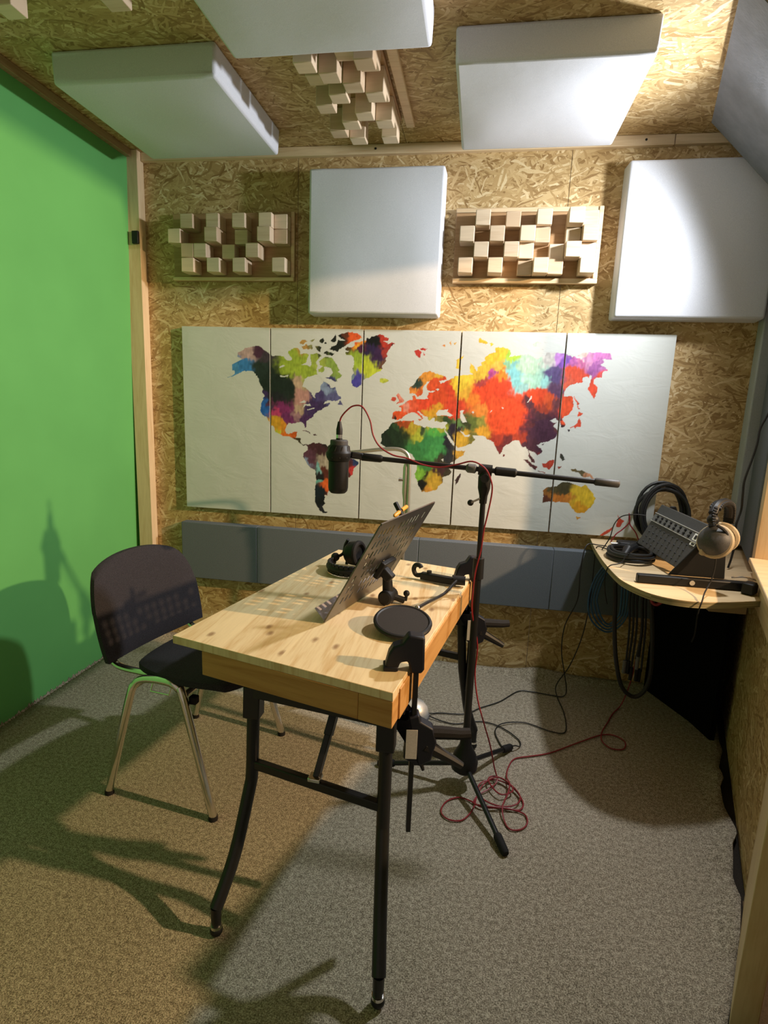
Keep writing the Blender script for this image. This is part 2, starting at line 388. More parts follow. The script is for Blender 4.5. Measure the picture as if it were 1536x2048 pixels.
LAND=[[-1164,1595,-1134,1603,-1113,1602,-1091,1587,-1067,1575,-1053,1564,-1039,1553,-1024,1558,-986,1555,-977,1542,-948,1536,-939,1543,-963,1575,-944,1595,-920,1600,-904,1589,-896,1568,-873,1573,-850,1569,-863,1542,-872,1524,-891,1515,-863,1514,-849,1507,-839,1516,-845,1551,-843,1569,-817,1574,-789,1566,-807,1552,-816,1535,-811,1517,-816,1499,-806,1473,-820,1471,-848,1459,-872,1445,-883,1427,-881,1409,-852,1392,-835,1381,-830,1361,-821,1357,-814,1380,-800,1385,-791,1394,-793,1412,-777,1439,-754,1431,-739,1409,-716,1414,-708,1383,-687,1366,-684,1353,-719,1347,-752,1346,-778,1327,-752,1333,-738,1338,-747,1319,-770,1312,-789,1298,-813,1285,-829,1271,-829,1262,-855,1247,-867,1235,-864,1208,-871,1205,-879,1228,-893,1234,-922,1228,-956,1227,-970,1210,-975,1187,-965,1174,-951,1170,-936,1182,-912,1183,-919,1157,-926,1150,-956,1160,-985,1161,-1004,1169,-1024,1180,-1029,1194,-1043,1212,-1051,1211,-1063,1234,-1075,1254,-1097,1263,-1105,1288,-1107,1310,-1097,1329,-1090,1348,-1080,1357,-1097,1375,-1092,1393,-1109,1415,-1116,1442,-1121,1458,-1150,1477,-1189,1480,-1209,1471,-1243,1456,-1288,1440,-1250,1458,-1243,1474,-1253,1479,-1257,1510,-1227,1526,-1208,1538,-1232,1549,-1227,1569,-1198,1578,-1188,1590],[-969,1178,-955,1169,-936,1176,-929,1184,-910,1184,-919,1167,-922,1155,-903,1156,-891,1152,-894,1135,-885,1122,-875,1119,-865,1126,-854,1120,-847,1111,-851,1106,-858,1116,-868,1120,-877,1114,-892,1125,-906,1131,-910,1141,-927,1147,-945,1153,-955,1159,-972,1158],[-851,1121,-834,1133,-817,1137,-813,1129,-800,1135,-779,1127,-759,1127,-734,1110,-710,1104,-676,1093,-635,1069,-608,1057,-586,1045,-590,1035,-607,1021,-613,1004,-616,980,-632,966,-643,969,-656,951,-672,927,-706,904,-740,889,-745,868,-761,867,-757,854,-767,836,-756,825,-770,805,-766,791,-743,777,-762,773,-787,783,-809,816,-812,833,-809,867,-813,891,-809,935,-809,986,-815,996,-832,1002,-850,1017,-864,1040,-880,1056,-875,1066,-876,1076,-861,1090,-851,1097],[-671,1599,-656,1604,-635,1603,-624,1614,-625,1627,-607,1632,-586,1635,-568,1640,-563,1653,-551,1647,-544,1657,-534,1662,-516,1663,-502,1669,-485,1668,-470,1658,-452,1650,-459,1642,-494,1638,-455,1634,-465,1625,-441,1631,-423,1626,-444,1614,-454,1597,-464,1580,-458,1567,-466,1557,-464,1543,-476,1529,-486,1519,-480,1506,-492,1495,-524,1480,-545,1464,-566,1460,-578,1448,-583,1434,-594,1420,-604,1411,-626,1422,-634,1443,-635,1470,-624,1484,-632,1501,-622,1522,-626,1556,-637,1568,-666,1572,-670,1582,-649,1588,-667,1594],[-745,1636,-729,1655,-719,1662,-715,1645,-722,1628,-743,1631],[-708,1659,-690,1668,-676,1671,-658,1673,-637,1676,-612,1671,-594,1661,-586,1651,-600,1644,-625,1637,-650,1623,-671,1609,-699,1595,-706,1583,-750,1592,-736,1604,-718,1612,-711,1625,-707,1639,-693,1636,-664,1641,-693,1646],[-800,1538,-778,1556,-760,1555,-735,1552,-723,1540,-705,1513,-695,1498,-708,1486,-689,1476,-682,1469,-696,1458,-711,1451,-707,1441,-718,1437,-740,1453,-769,1461,-744,1464,-730,1485,-741,1505,-759,1512,-778,1508,-796,1518],[-803,1497,-778,1511,-770,1498,-784,1483,-803,1486],[-779,1580,-764,1587,-742,1579,-724,1572,-731,1564,-764,1565],[-844,1565,-819,1572,-786,1562,-797,1555,-811,1541,-818,1520,-829,1517,-837,1537],[-823,1606,-801,1610,-790,1600,-793,1579,-812,1589],[-893,1605,-871,1617,-860,1609,-841,1614,-837,1595,-885,1591],[-904,1623,-886,1634,-860,1634,-882,1618,-896,1615],[-849,1634,-824,1642,-834,1626],[-794,1641,-782,1644,-776,1631,-787,1619,-798,1630],[-774,1627,-765,1629,-765,1617,-772,1619],[-705,1330,-691,1348,-672,1322,-700,1329],[-891,1191,-876,1194,-852,1187,-833,1178,-848,1180,-869,1189],[-831,1174,-814,1177,-800,1171,-817,1168],[-497,1459,-481,1461,-456,1460,-447,1450,-463,1441,-473,1438,-491,1444],[-333,1598,-309,1605,-294,1591,-303,1562,-318,1577],[-304,1609,-287,1612,-268,1606,-278,1598,-295,1601],[-291,1588,-275,1578,-285,1573],[-126,1522,-125,1555,-109,1572,-89,1582,-99,1566,-111,1549,-105,1513],[-407,1385,-397,1397,-388,1382,-367,1359,-377,1350,-404,1344,-396,1361],[-431,1358,-428,1372,-412,1376,-408,1361,-420,1353],[-197,1626,-180,1630,-183,1616],[-163,1633,-154,1643,-156,1623],[-143,1637,-130,1644,-136,1624],[-347,1421,-328,1430,-315,1453,-299,1477,-279,1494,-252,1503,-228,1499,-206,1488,-178,1480,-166,1467,-184,1462,-205,1461,-196,1448,-180,1450,-167,1462,-150,1470,-135,1472,-131,1482,-117,1487,-94,1490,-86,1493,-42,1492,-61,1508,-60,1544,-41,1532,-28,1505,-25,1520,-26,1530,-1,1538,-9,1549,9,1560,8,1574,32,1593,53,1597,51,1621,66,1623,95,1619,117,1612,123,1595,116,1577,133,1581,162,1585,186,1589,204,1593,226,1583,245,1571,258,1580,282,1591,284,1602,323,1604,351,1598,372,1602,384,1593,400,1583,412,1591,426,1581,453,1576,428,1591,445,1604,478,1609,516,1609,537,1603,565,1606,576,1579,555,1580,538,1577,547,1563,533,1552,551,1545,567,1532,548,1524,542,1513,541,1496,525,1497,509,1486,510,1470,528,1449,525,1423,521,1400,496,1427,485,1445,492,1472,495,1496,485,1511,483,1492,471,1499,455,1492,456,1470,440,1469,417,1460,394,1454,382,1429,385,1410,407,1408,420,1401,431,1369,426,1344,412,1322,389,1313,385,1302,401,1275,399,1264,381,1261,376,1291,356,1301,349,1309,332,1292,344,1284,362,1285,348,1270,360,1257,369,1241,365,1224,370,1234,361,1216,346,1201,320,1193,298,1187,281,1175,305,1153,304,1139,285,1126,265,1141,242,1149,248,1126,268,1109,277,1090,260,1094,244,1122,239,1154,227,1165,213,1162,193,1194,165,1188,148,1173,124,1158,118,1139,108,1120,90,1147,73,1183,49,1194,25,1207,-26,1209,-13,1189,-28,1169,-60,1153,-84,1147,-93,1145,-104,1156,-134,1197,-164,1225,-157,1234,-163,1240,-155,1261,-157,1264,-180,1266,-212,1270,-214,1284,-226,1282,-233,1274,-240,1267,-251,1284,-273,1294,-295,1313,-301,1310,-279,1292,-274,1280,-289,1267,-298,1272,-280,1276,-290,1289,-315,1306,-326,1309,-344,1303,-371,1286,-378,1272,-399,1264,-424,1270,-428,1280,-421,1288,-425,1301,-411,1305,-383,1306,-382,1322,-398,1332,-380,1336,-350,1359,-325,1367,-330,1384,-319,1391,-311,1371,-294,1370,-252,1373,-256,1383,-247,1404,-216,1412,-230,1415,-258,1411,-262,1431,-259,1444,-246,1455,-260,1454,-276,1434,-281,1420,-275,1403,-291,1386,-305,1385,-318,1398,-341,1397],[-29,1659,-20,1664,-1,1650,18,1638,7,1633,-15,1639,-26,1644],[25,1640,48,1635,33,1624],[219,1641,241,1650,260,1643,240,1627,225,1630],[268,1647,291,1646,277,1643],[254,1620,279,1617,266,1614],[422,1411,434,1398,449,1377,455,1372,450,1369,459,1351,452,1351,441,1377,429,1398],[455,1340,480,1332,465,1321,455,1318,452,1324],[463,1311,471,1300,471,1270,457,1270,447,1261,438,1269,421,1260,423,1265,443,1274,455,1286,458,1302],[412,1254,421,1257,422,1243,417,1246],[124,1125,134,1118,130,1111,124,1115],[301,1180,312,1183,310,1175],[223,1106,241,1103,290,1068,284,1055,258,1070],[291,1051,333,1046,329,1042,296,1047],[311,1087,329,1088,346,1108,368,1109,362,1081,350,1064,317,1069],[392,1138,406,1135,413,1112,405,1104,394,1120],[444,1069,466,1070,476,1064,498,1065,535,1053,565,1018,537,1035,506,1033,486,1050,454,1060],[385,1077,407,1081,390,1068],[327,961,339,973,384,985,414,1004,441,1005,473,1000,501,986,522,1003,537,988,558,961,574,933,556,894,532,864,496,861,467,879,455,902,428,907,382,907,341,902,328,898,332,923],[493,842,516,841,497,823],[680,808,686,838,675,872,694,846,713,835,698,807],[599,743,632,780,673,810,659,785,624,752],[-409,1254,-381,1261,-313,1265,-313,1251,-291,1243,-259,1233,-252,1240,-224,1234,-164,1237,-167,1225,-148,1196,-125,1162,-107,1146,-99,1127,-61,1134,-66,1113,-96,1087,-123,1066,-132,1046,-119,1025,-127,1011,-158,994,-160,969,-177,950,-197,927,-218,917,-261,914,-269,934,-284,958,-289,980,-303,1004,-291,1026,-289,1059,-312,1086,-313,1104,-327,1106,-357,1119,-371,1127,-411,1123,-450,1120,-477,1147,-472,1170,-478,1188,-461,1206,-433,1229,-427,1246],[-73,1019,-69,1010,-92,959,-99,984,-84,1006]]
WATER=[[-899,1332,-875,1344,-863,1333,-885,1330],[-884,1301,-875,1324,-846,1327,-839,1316,-851,1316,-868,1319,-880,1305],[-863,1297,-820,1310,-820,1305,-856,1295],[-1010,1501,-986,1515,-977,1508,-1000,1499],[-1005,1463,-981,1459,-955,1467,-962,1458,-986,1453,-1000,1454],[-89,1226,-73,1220,-62,1207,-38,1210,-44,1199,-65,1200],[-208,1306,-197,1322,-180,1321,-152,1327,-155,1315,-126,1298,-140,1292,-165,1298,-206,1293],[-94,1323,-75,1325,-82,1311,-67,1288,-57,1268,-80,1267,-91,1287],[-38,1317,-32,1323,-25,1317,-31,1311],[-216,1419,-208,1424,-199,1419,-206,1412],[234,1409,238,1394,222,1374,217,1372,228,1390],[103,1347,112,1342,109,1339,102,1342],[48,1321,56,1330,58,1327,51,1320],[-173,1082,-161,1087,-162,1072]]
PAINT=[[-1202,1495,"3b78b8",38],[-1243,1482,"4a86bd",28],[-1175,1567,"b89a9c",33],[-1122,1575,"4a2742",24],[-1082,1535,"3f3340",24],[-1109,1473,"26302f",38],[-1043,1413,"1c2422",52],[-964,1404,"1d2624",38],[-1030,1352,"211f28",42],[-951,1519,"93a83a",33],[-899,1491,"98ad3c",38],[-834,1488,"93a83c",33],[-796,1518,"9aa94a",28],[-745,1507,"87a04a",33],[-911,1422,"b79c86",24],[-893,1369,"b98a84",28],[-897,1307,"b39a84",21],[-913,1269,"96707a",16],[-1043,1326,"5b2a4a",19],[-990,1296,"7a2a62",33],[-1016,1270,"b03a68",24],[-963,1247,"6c2a60",28],[-1088,1300,"2a5fb0",28],[-1070,1363,"3a2858",24],[-769,1403,"7f8fb0",28],[-807,1372,"4a3f72",28],[-729,1358,"5a5a88",24],[-744,1435,"3c3a68",19],[-832,1309,"3f2b58",33],[-792,1279,"3b2a55",28],[-865,1251,"4a2a5a",24],[-1024,1224,"c8962a",24],[-987,1210,"d08a2a",19],[-1021,1184,"b8b83a",12],[-971,1176,"d86a24",21],[-928,1173,"c85a22",19],[-901,1143,"3b3222",19],[-790,1105,"43242c",38],[-751,1125,"2e2024",24],[-842,1070,"5a3648",28],[-775,1035,"9a8e80",16],[-736,1037,"a89e8e",19],[-855,1031,"7a8aa8",12],[-748,985,"5a2a22",21],[-799,1008,"7ab0b0",9],[-792,957,"1e1a1e",19],[-795,938,"6fb0a8",14],[-755,925,"d8622c",24],[-786,879,"18222c",28],[-772,840,"16181c",28],[-763,801,"20222a",24],[-656,1003,"50282a",33],[-617,992,"c03a3c",19],[-600,1042,"2a3a66",19],[-592,1637,"e08a34",16],[-614,1617,"e0a030",12],[-584,1595,"4a2440",21],[-535,1638,"15161a",33],[-541,1595,"2f2246",28],[-509,1573,"3a2348",28],[-474,1648,"b0382c",24],[-453,1597,"a03a34",24],[-437,1621,"3a2024",12],[-483,1538,"6a4a3a",14],[-556,1505,"b8c43a",38],[-595,1542,"94ac3a",28],[-612,1451,"4a44a0",28],[-630,1470,"7a90a0",12],[-506,1490,"b4c03c",28],[-727,1620,"1c1e1c",38],[-748,1638,"1c1e1c",33],[-673,1659,"5a3020",19],[-628,1664,"d85a2c",28],[-785,1590,"2a2c22",24],[-875,1612,"b0884a",19],[-836,1625,"8a8a5a",19],[-467,1451,"b8c048",14],[-454,1449,"3a3440",9],[-302,1589,"b83a34",24],[-267,1473,"d8903a",28],[-312,1448,"2c4038",16],[-205,1482,"d0a83c",19],[-322,1412,"d8863a",19],[-293,1406,"c85a2c",19],[-226,1435,"d0502c",19],[-390,1374,"d88a78",19],[-419,1361,"c04a3a",14],[-358,1327,"d88a78",19],[-326,1341,"d85a3c",24],[-266,1355,"d4482c",38],[-194,1381,"c84a28",33],[-148,1418,"c8442a",33],[-239,1315,"c8942e",24],[-211,1326,"c8902e",19],[-386,1295,"d8552c",24],[-415,1282,"2a2420",7],[-287,1294,"d04a2c",19],[-189,1279,"6a6a34",19],[-164,1270,"2f4428",16],[-131,1336,"c8442c",28],[-107,1438,"d8b83a",28],[-85,1479,"dcc040",28],[-76,1409,"d0a03a",19],[42,1574,"d8b43a",38],[-1,1516,"d4b040",28],[80,1530,"d8b050",24],[134,1579,"a0c84a",21],[107,1542,"8ac0a0",14],[146,1509,"7cc0cc",28],[166,1463,"84c8d0",24],[192,1430,"90c0c4",19],[216,1545,"aacdb8",33],[233,1488,"a0d0c0",33],[291,1467,"98d0cc",19],[292,1580,"c4c0bc",24],[338,1575,"b880c8",21],[368,1566,"7a50a8",21],[329,1498,"5a4a78",24],[345,1423,"5a3e5c",24],[346,1366,"6a3a40",21],[36,1489,"b04890",12],[64,1490,"9a4a88",9],[92,1491,"dc8230",21],[3,1458,"a04040",19],[30,1413,"d4482a",38],[88,1426,"d0452a",38],[-38,1375,"d87a30",16],[12,1330,"d8843a",21],[93,1356,"d8502c",42],[164,1336,"d84a2a",42],[146,1276,"d84e2c",42],[262,1409,"d64a2a",33],[310,1387,"c8502c",24],[221,1356,"50303a",21],[282,1317,"54303a",28],[290,1352,"a04030",19],[288,1247,"46283c",61],[240,1268,"5a2c34",24],[105,1191,"a03a2c",24],[142,1169,"6a2e30",24],[176,1194,"a8402c",21],[109,1143,"702c2e",19],[259,1174,"4a2a38",33],[221,1208,"9a3a2c",19],[257,1114,"5a2e36",19],[405,1572,"b060a0",19],[439,1562,"c06a98",21],[481,1585,"c88ab0",24],[523,1601,"c87ab8",28],[447,1600,"d8b8b0",19],[508,1541,"9a5a98",24],[540,1542,"b070a8",19],[423,1505,"d05038",28],[468,1495,"c84a34",24],[404,1471,"c85a44",19],[528,1452,"d84e34",33],[416,1345,"d8502e",38],[366,1274,"5a3236",14],[447,1369,"b84a34",16],[474,1325,"d05034",19],[462,1289,"c84a34",19],[418,1248,"28242a",9],[395,1275,"40282c",14],[-31,1261,"5c6a34",21],[-7,1270,"8a8a40",16],[-103,1258,"5a7a48",19],[8,1215,"d09a34",21],[-66,1255,"3a4028",16],[-125,1224,"2a2430",19],[-73,1178,"c8a038",21],[-26,1185,"6a6a34",19],[-77,1121,"c89a3c",19],[-419,1191,"1e3020",42],[-456,1164,"1c2820",33],[-408,1228,"2f4a2c",21],[-385,1258,"a04a24",14],[-347,1260,"a04a24",14],[-321,1232,"b09a34",19],[-295,1201,"a8b03c",21],[-271,1222,"3a4a30",14],[-235,1241,"b0a83c",19],[-186,1238,"a0a83c",19],[-209,1200,"50a048",24],[-194,1152,"3f8a4c",33],[-255,1149,"3a8048",33],[-292,1135,"3a7a42",28],[-216,1114,"469450",24],[-151,1167,"24242e",24],[-138,1118,"2c2e34",28],[-178,1084,"3a3a2c",19],[-250,1051,"3a7a3c",19],[-278,1004,"78b040",19],[-253,1006,"3c3a20",12],[-258,950,"171a18",21],[-218,1003,"a89a34",16],[-196,959,"c09c38",28],[-219,927,"c08a3c",16],[-175,1030,"40282a",24],[-142,1019,"3a342a",21],[-82,998,"3a2a2c",19],[130,1115,"2a2224",9],[255,1090,"45262a",19],[336,1095,"a83c2c",21],[410,1122,"30342c",16],[500,1068,"5a5238",16],[536,1046,"c08a68",12],[381,976,"4a4228",21],[427,987,"3f3a24",24],[349,950,"8a5a28",19],[340,913,"5a3224",14],[409,929,"b8702e",21],[454,944,"c07a30",16],[499,959,"c8a82e",28],[537,925,"d0b030",28],[519,875,"c89024",19],[500,830,"b84a2c",9],[655,787,"c04a34",28]]
# ------------------------------------------------------------------ room shell
WB = 2.824; ZC = 2.505
def wall_x(y): return 1.265 - .33*(WB - y)
WN = Vector((-1, .33, 0)).normalized()            # normal of the slanted right wall, into the room
def RWP(y, off, z): return Vector((wall_x(y), y, z)) + WN*off
def rw_box(mb, y0, y1, z0, z1, t0, t1):
    bot = [RWP(y0, t0, z0), RWP(y0, t1, z0), RWP(y1, t1, z0), RWP(y1, t0, z0)]
    return mb.hexa(bot, [p + Vector((0, 0, z1 - z0)) for p in bot])

o = struct(MB().box(-2.0, 1.5, -.8, 2.95, -.08, -.006).build('floor', M_['subfloor']))

def board_set(name, boxes, loc, mats=None):
    root = thing(name, None, None, loc, kind='structure')
    for i, b in enumerate(boxes):
        MB().box(*b).build('osb_board', M_['osb'], root)
    return root
g = .0012
board_set('wall_back', [(-1.95, -.925-g, WB, WB+.02, 0, ZC+.02), (-.925+g, .325-g, WB, WB+.02, 0, ZC+.02), (.325+g, 1.45, WB, WB+.02, 0, ZC+.02)], (0, WB, 0))
board_set('ceiling', [(-1.95, -.41-g, .2, WB+.02, ZC, ZC+.02), (-.41+g, .84-g, .2, WB+.02, ZC, ZC+.02), (.84+g, 1.45, .2, WB+.02, ZC, ZC+.02), (-1.95, 1.45, -.8, .2-2*g, ZC, ZC+.02)], (0, 1, ZC))

# green wall on the left, leaning very slightly
mb = MB().hexa([(-1.90, -.8, -.005), (-1.835, -.8, -.005), (-1.835, WB, -.005), (-1.90, WB, -.005)], [(-1.90, -.8, ZC), (-1.775, -.8, ZC), (-1.775, WB, ZC), (-1.90, WB, ZC)])
struct(mb.build('wall_left', M_['green']))

wr = thing('wall_right', None, None, (1.265, WB, 0), kind='structure')
for (a, b, c, d) in ((2.36, 2.84, 0, ZC), (1.53, 2.36-g, 0, .795), (.35, 2.36-g, 2.405, ZC), (1.86, 2.36-g, 2.2, 2.405-g), (-.35, .35-g, 0, ZC)):
    rw_box(MB(), a, b, c, d, -.06, 0).build('osb_board', M_['osb'], wr)
win = thing('window_1', None, None, tuple(RWP(2.3, 0, .84)), kind='structure')
rw_box(MB(), 2.2905, 2.36-g, .796, 2.2-g, -.07, .018).build('window_jamb', M_['pine_y'], win, .002)
rw_box(MB(), 1.0, 2.29, .796, .816, -.10, .035).build('window_sill', M_['pine'], win, .003)
rw_box(MB(), 1.53, 2.285, .68, .7945, .0005, .016).build('apron_board', M_['pine'], win, .002)
rw_box(MB(), 1.86, 2.29, 2.17, 2.1988, -.07, .018).build('window_head', M_['pine'], win, .002)
dr = thing('door_1', None, None, tuple(RWP(1.5, 0, 0)), kind='structure')
MB().prism([(.838, 1.528), (.834, 1.528), (.645, 1.152), (.697, 1.140), (wall_x(1.2)-.002, 1.2)], .0005, .794).build('door_jamb', M_['pine_y'], dr, .003)
rw_box(MB(), 1.07, 1.165, .0005, .794, -.05, -.012).build('rebate', M_['base_brown'], dr)
rw_box(MB(), .36, 1.068, .004, .794, -.05, .004).build('door_leaf', M_['pine_y'], dr, .003)

# battens
struct(MB().box(-1.80, -1.722, 2.768, WB-.0005, -.004, ZC-.001).build('trim_1', M_['pine_y'], None, .002))
struct(MB().box(-1.72, .735, WB-.026, WB-.0005, ZC-.042, ZC-.001).build('trim_2', M_['pine'], None, .002))
struct(MB().box(.738, 1.15, WB-.024, WB-.0005, ZC-.040, ZC-.001).build('trim_3', M_['pine'], None, .002))
struct(MB().box(-1.80, -1.752, -.8, 2.766, ZC-.034, ZC-.001).build('trim_4', M_['pine_dull'], None, .002))
# small screws in the back batten
for i, x in enumerate((-.55, -.12, .62, .96)):
    s_ = MB().cyl((x, WB-.0275, ZC-.02), (x, WB-.022, ZC-.02), .005, n=10).build('screw_head', M_['rubber'], bpy.data.objects['trim_2'] if x < .73 else bpy.data.objects['trim_3'])

# diagonal grey painted board in the corner of ceiling and right wall
tp0, tp1 = Vector((.845, 2.673, ZC-.001)), Vector((.625, 1.86, ZC-.001))
lo0, lo1 = Vector((1.178, 2.673, 2.185)), Vector((.920, 1.86, 2.21))
nn = (lo0-tp0).cross(tp1-tp0).normalized()
if nn.z > 0: nn = -nn
db = thing('diagonal_board', 'grey painted board set diagonally between ceiling and right wall', 'board', tuple((tp0+lo0)/2))
th = .020
MB().hexa([tp0+nn*th, tp1+nn*th, lo1+nn*th, lo0+nn*th], [tp0+nn*(th-.003), tp1+nn*(th-.003), lo1+nn*(th-.003), lo0+nn*(th-.003)]).build('painted_face', M_['grey_paint'], db)
MB().hexa([tp0+nn*(th-.0032), tp1+nn*(th-.0032), lo1+nn*(th-.0032), lo0+nn*(th-.0032)], [tp0, tp1, lo1, lo0]).build('board_core', M_['osb'], db)

# carpet with wavy, slightly lifted edge along the right wall
edge = [(-.8, .02), (.6, .47), (1.0, .58), (1.154, .643), (1.30, .725), (1.42, .775), (1.523, .822), (1.59, .829), (1.66, .855), (1.72, .876), (1.78, .915), (1.86, .93), (1.93, .935), (1.975, .945), (2.02, .955), (2.07, .985), (2.15, 1.0), (2.3, 1.075), (2.36, 1.085), (2.5, 1.13), (2.9, 1.25)]
ey = [e[0] for e in edge]; ex = [e[1] for e in edge]
ys = np.concatenate([np.linspace(-.8, .9, 18), np.linspace(.95, 2.815, 76)]); nu = 90
V = []; F = []
rng = random.Random(3)
for j, y in enumerate(ys):
    xr = np.interp(y, ey, ex)
    for i in range(nu+1):
        u = i/nu; x = -1.8335 + (xr+1.8335)*(u**.8)
        z = .0
        e = (xr-x)
        if 1.35 < y < 2.2: z += .028*math.exp(-(e/.035)**2)*(.6+.4*math.sin(y*19))
        if y > 2.55:
            q = math.exp(-((x-.40)/.11)**2)*math.exp(-((y-2.80)/.05)**2); z += .03*q
            z += .012*math.exp(-((2.815-y)/.03)**2)
        yy = y
        if j == len(ys)-1: yy = y - .012*math.exp(-((x-.42)/.09)**2) + .003*math.sin(x*40)
        V.append((x, yy, z))
for j in range(len(ys)-1):
    for i in range(nu):
        a = j*(nu+1)+i; F.append((a, a+1, a+nu+2, a+nu+1))
mb = MB(); mb.add(V, F)
cp = mb.build('carpet', M_['carpet'])
sm = cp.modifiers.new('solid', 'SOLIDIFY'); sm.thickness = .0055; sm.offset = -1
tag(cp, 'speckled beige grey loop carpet covering the floor, curled up along its right edge', 'carpet')
cp.data.materials[0] = M_['carpet']
# jagged carpet fringe climbing the foot of the green wall
mb = MB()
rng = random.Random(8)
y = .2
while y < 2.75:
    h = rng.uniform(.004, .02); wd_ = rng.uniform(.012, .03)
    mb.add([(-1.834, y, 0), (-1.834, y+wd_, 0), (-1.8325, y+wd_*.5, h), (-1.822, y+wd_*.5, 0)], [(0, 3, 2), (3, 1, 2), (0, 2, 1), (0, 1, 3)])
    y += wd_*.8
fr = mb.build('carpet_fringe', M_['carpet'], cp); fr['kind'] = 'stuff'

# ------------------------------------------------------------------ acoustic panels
def panel(label, x0, x1, y0, y1, z0, z1, face):
    cx, cy, cz = (x0+x1)/2, (y0+y1)/2, (z0+z1)/2
    N = 14
    V = []; F = []
    hx, hy, hz = (x1-x0)/2, (y1-y0)/2, (z1-z0)/2
    bm = bmesh.new(); bmesh.ops.create_cube(bm, size=2)
    bmesh.ops.subdivide_edges(bm, edges=bm.edges[:], cuts=9, use_grid_fill=True)
    rng = random.Random(int(cx*977+cy*131)); ph = [rng.uniform(0, 6.28) for _ in range(6)]
    for v in bm.verts:
        p = v.co.copy()
        d = face
        u = [p[i] for i in range(3) if i != d]
        w_ = p[d]      # -1 free face
        puff = .008*(1-u[0]**4)*(1-u[1]**4)*(1 if w_ < -.95 else 0)
        sag = .004*math.sin(3*u[0]+ph[0])*math.sin(2.6*u[1]+ph[1])*(1-max(abs(u[0]), abs(u[1]))**6)
        sh = 1 - .012*(1-w_)*.5*(1 + .3*math.sin(4*u[0]+ph[2]))
        q = [p.x*hx, p.y*hy, p.z*hz]
        k = 0
        for i in range(3):
            if i != d:
                q[i] *= sh
        q[d] -= puff + (sag if w_ < -.95 else 0)
        v.co = q
    me = bpy.data.meshes.new('acoustic_panel'); bm.to_mesh(me); bm.free()
    me.polygons.foreach_set('use_smooth', [True]*len(me.polygons)); me.set_sharp_from_angle(angle=R(40)); box_uv(me)
    root = thing('acoustic_panel', label, 'acoustic panel', (cx, cy, cz), group='fabric acoustic panels')
    o = link('fabric_cover', me, M_['fabric'], root, .014, 3)
    o.modifiers['bevel'].angle_limit = R(60)
    # thin wooden carrier behind the cloth
    b = [x0+.03, x1-.03, y0+.03, y1-.03, z0+.03, z1-.03]
    b[face*2] = [x1, y1, z1][face] - .004; b[face*2+1] = [x1, y1, z1][face] - .0004
    MB().box(*b).build('carrier', M_['pine_dull'], root)
    return root
panel('pale grey fabric acoustic panel on the ceiling beside the green wall', -1.56, -.948, 2.005, 2.632, 2.40, ZC-.0004, 2)
panel('pale grey fabric acoustic panel on the ceiling, cut off by the top edge', -.85, -.213, 1.31, 1.932, 2.40, ZC-.0004, 2)
panel('pale grey fabric acoustic panel on the ceiling beside the grey diagonal board', -.153, .458, 2.01, 2.642, 2.40, ZC-.0004, 2)
panel('square pale grey fabric panel on the back wall between two wooden diffusers', -.842, -.217, 2.722, WB-.0004, 1.748, 2.384, 1)
panel('brightly lit square fabric panel on the back wall in the right corner', .547, 1.165, 2.722, WB-.0004, 1.748, 2.384, 1)

# ------------------------------------------------------------------ block diffusers
BS = .066
def block_mesh(h):
    b = BS/2 - .0006
    return MB().box(-b, b, -b, b, 0, h).mesh('wood_block')
BM = {}
def get_block(h):
    k = round(h, 3)
    if k not in BM:
        BM[k] = block_mesh(k); BM[k].materials.append(M_['block'])
    return BM[k]
def diffuser(label, loc, orient, cols, rows, heights, base, rails):
    """orient: 'back' (out = -Y) or 'ceil' (out = -Z); heights[r][c]; row 0 at top / near camera"""
    root = thing('block_diffuser', label, 'diffuser', loc, group='wooden block diffusers')
    if orient == 'back': mat = Matrix(((1,0,0),(0,0,-1),(0,1,0))).to_4x4()     # local z -> -Y, local y -> Z
    else: mat = Matrix(((1,0,0),(0,-1,0),(0,0,-1))).to_4x4()
    def place(o, m): o.parent = root; o.matrix_local = mat @ m
    o = MB().box(*base).build('base_board', M_['base_brown'], None, .003); place(o, Matrix())
    for rb in rails:
        o = MB().box(*rb).build('frame_rail', M_['pine'], None, .003); place(o, Matrix())
    for r in range(rows):
        for c in range(cols):
            h = heights[r][c]
            if h <= 0: continue
            o = link('wood_block', get_block(h), None, None, .003, 2)
            x = (c-(cols-1)/2)*BS; y = ((rows-1)/2-r)*BS
            place(o, Matrix.Translation((x, y, .018)))
    return root
Lh, Mh, Hh, Xh = .022, .055, .085, .105
D = {'l': 0, 'm': Mh, 'h': Hh, 'x': Xh, '.': 0, 'k': .038}
def hh(rows): return [[D[ch] for ch in r] for r in rows]
diffuser('wooden block diffuser on the back wall near the green wall, sparse tall blocks', (-1.25, WB-.0005, 2.068), 'back', 9, 4,
         hh(['lhlhlhlhm', 'hllxlmlxm', 'lhhlmlhll', 'lhlhlhl.h']), (-.315, .315, -.157, .157, 0, .018), [(-.315, .315, -.157, -.140, .018, .032), (.298, .315, -.14, .157, .018, .024)])
diffuser('wooden block diffuser on the back wall between the two square fabric panels', (.155, WB-.0005, 2.066), 'back', 9, 4,
         hh(['lhlmlhlxm', 'hlhlhmlkh', 'lhlhmlkhm', 'hlhlkhmlh']), (-.322, .322, -.162, .162, 0, .018), [(-.322, .322, -.162, -.140, .018, .034), (.302, .322, -.14, .162, .018, .030), (-.322, .302, .142, .162, .018, .024)])
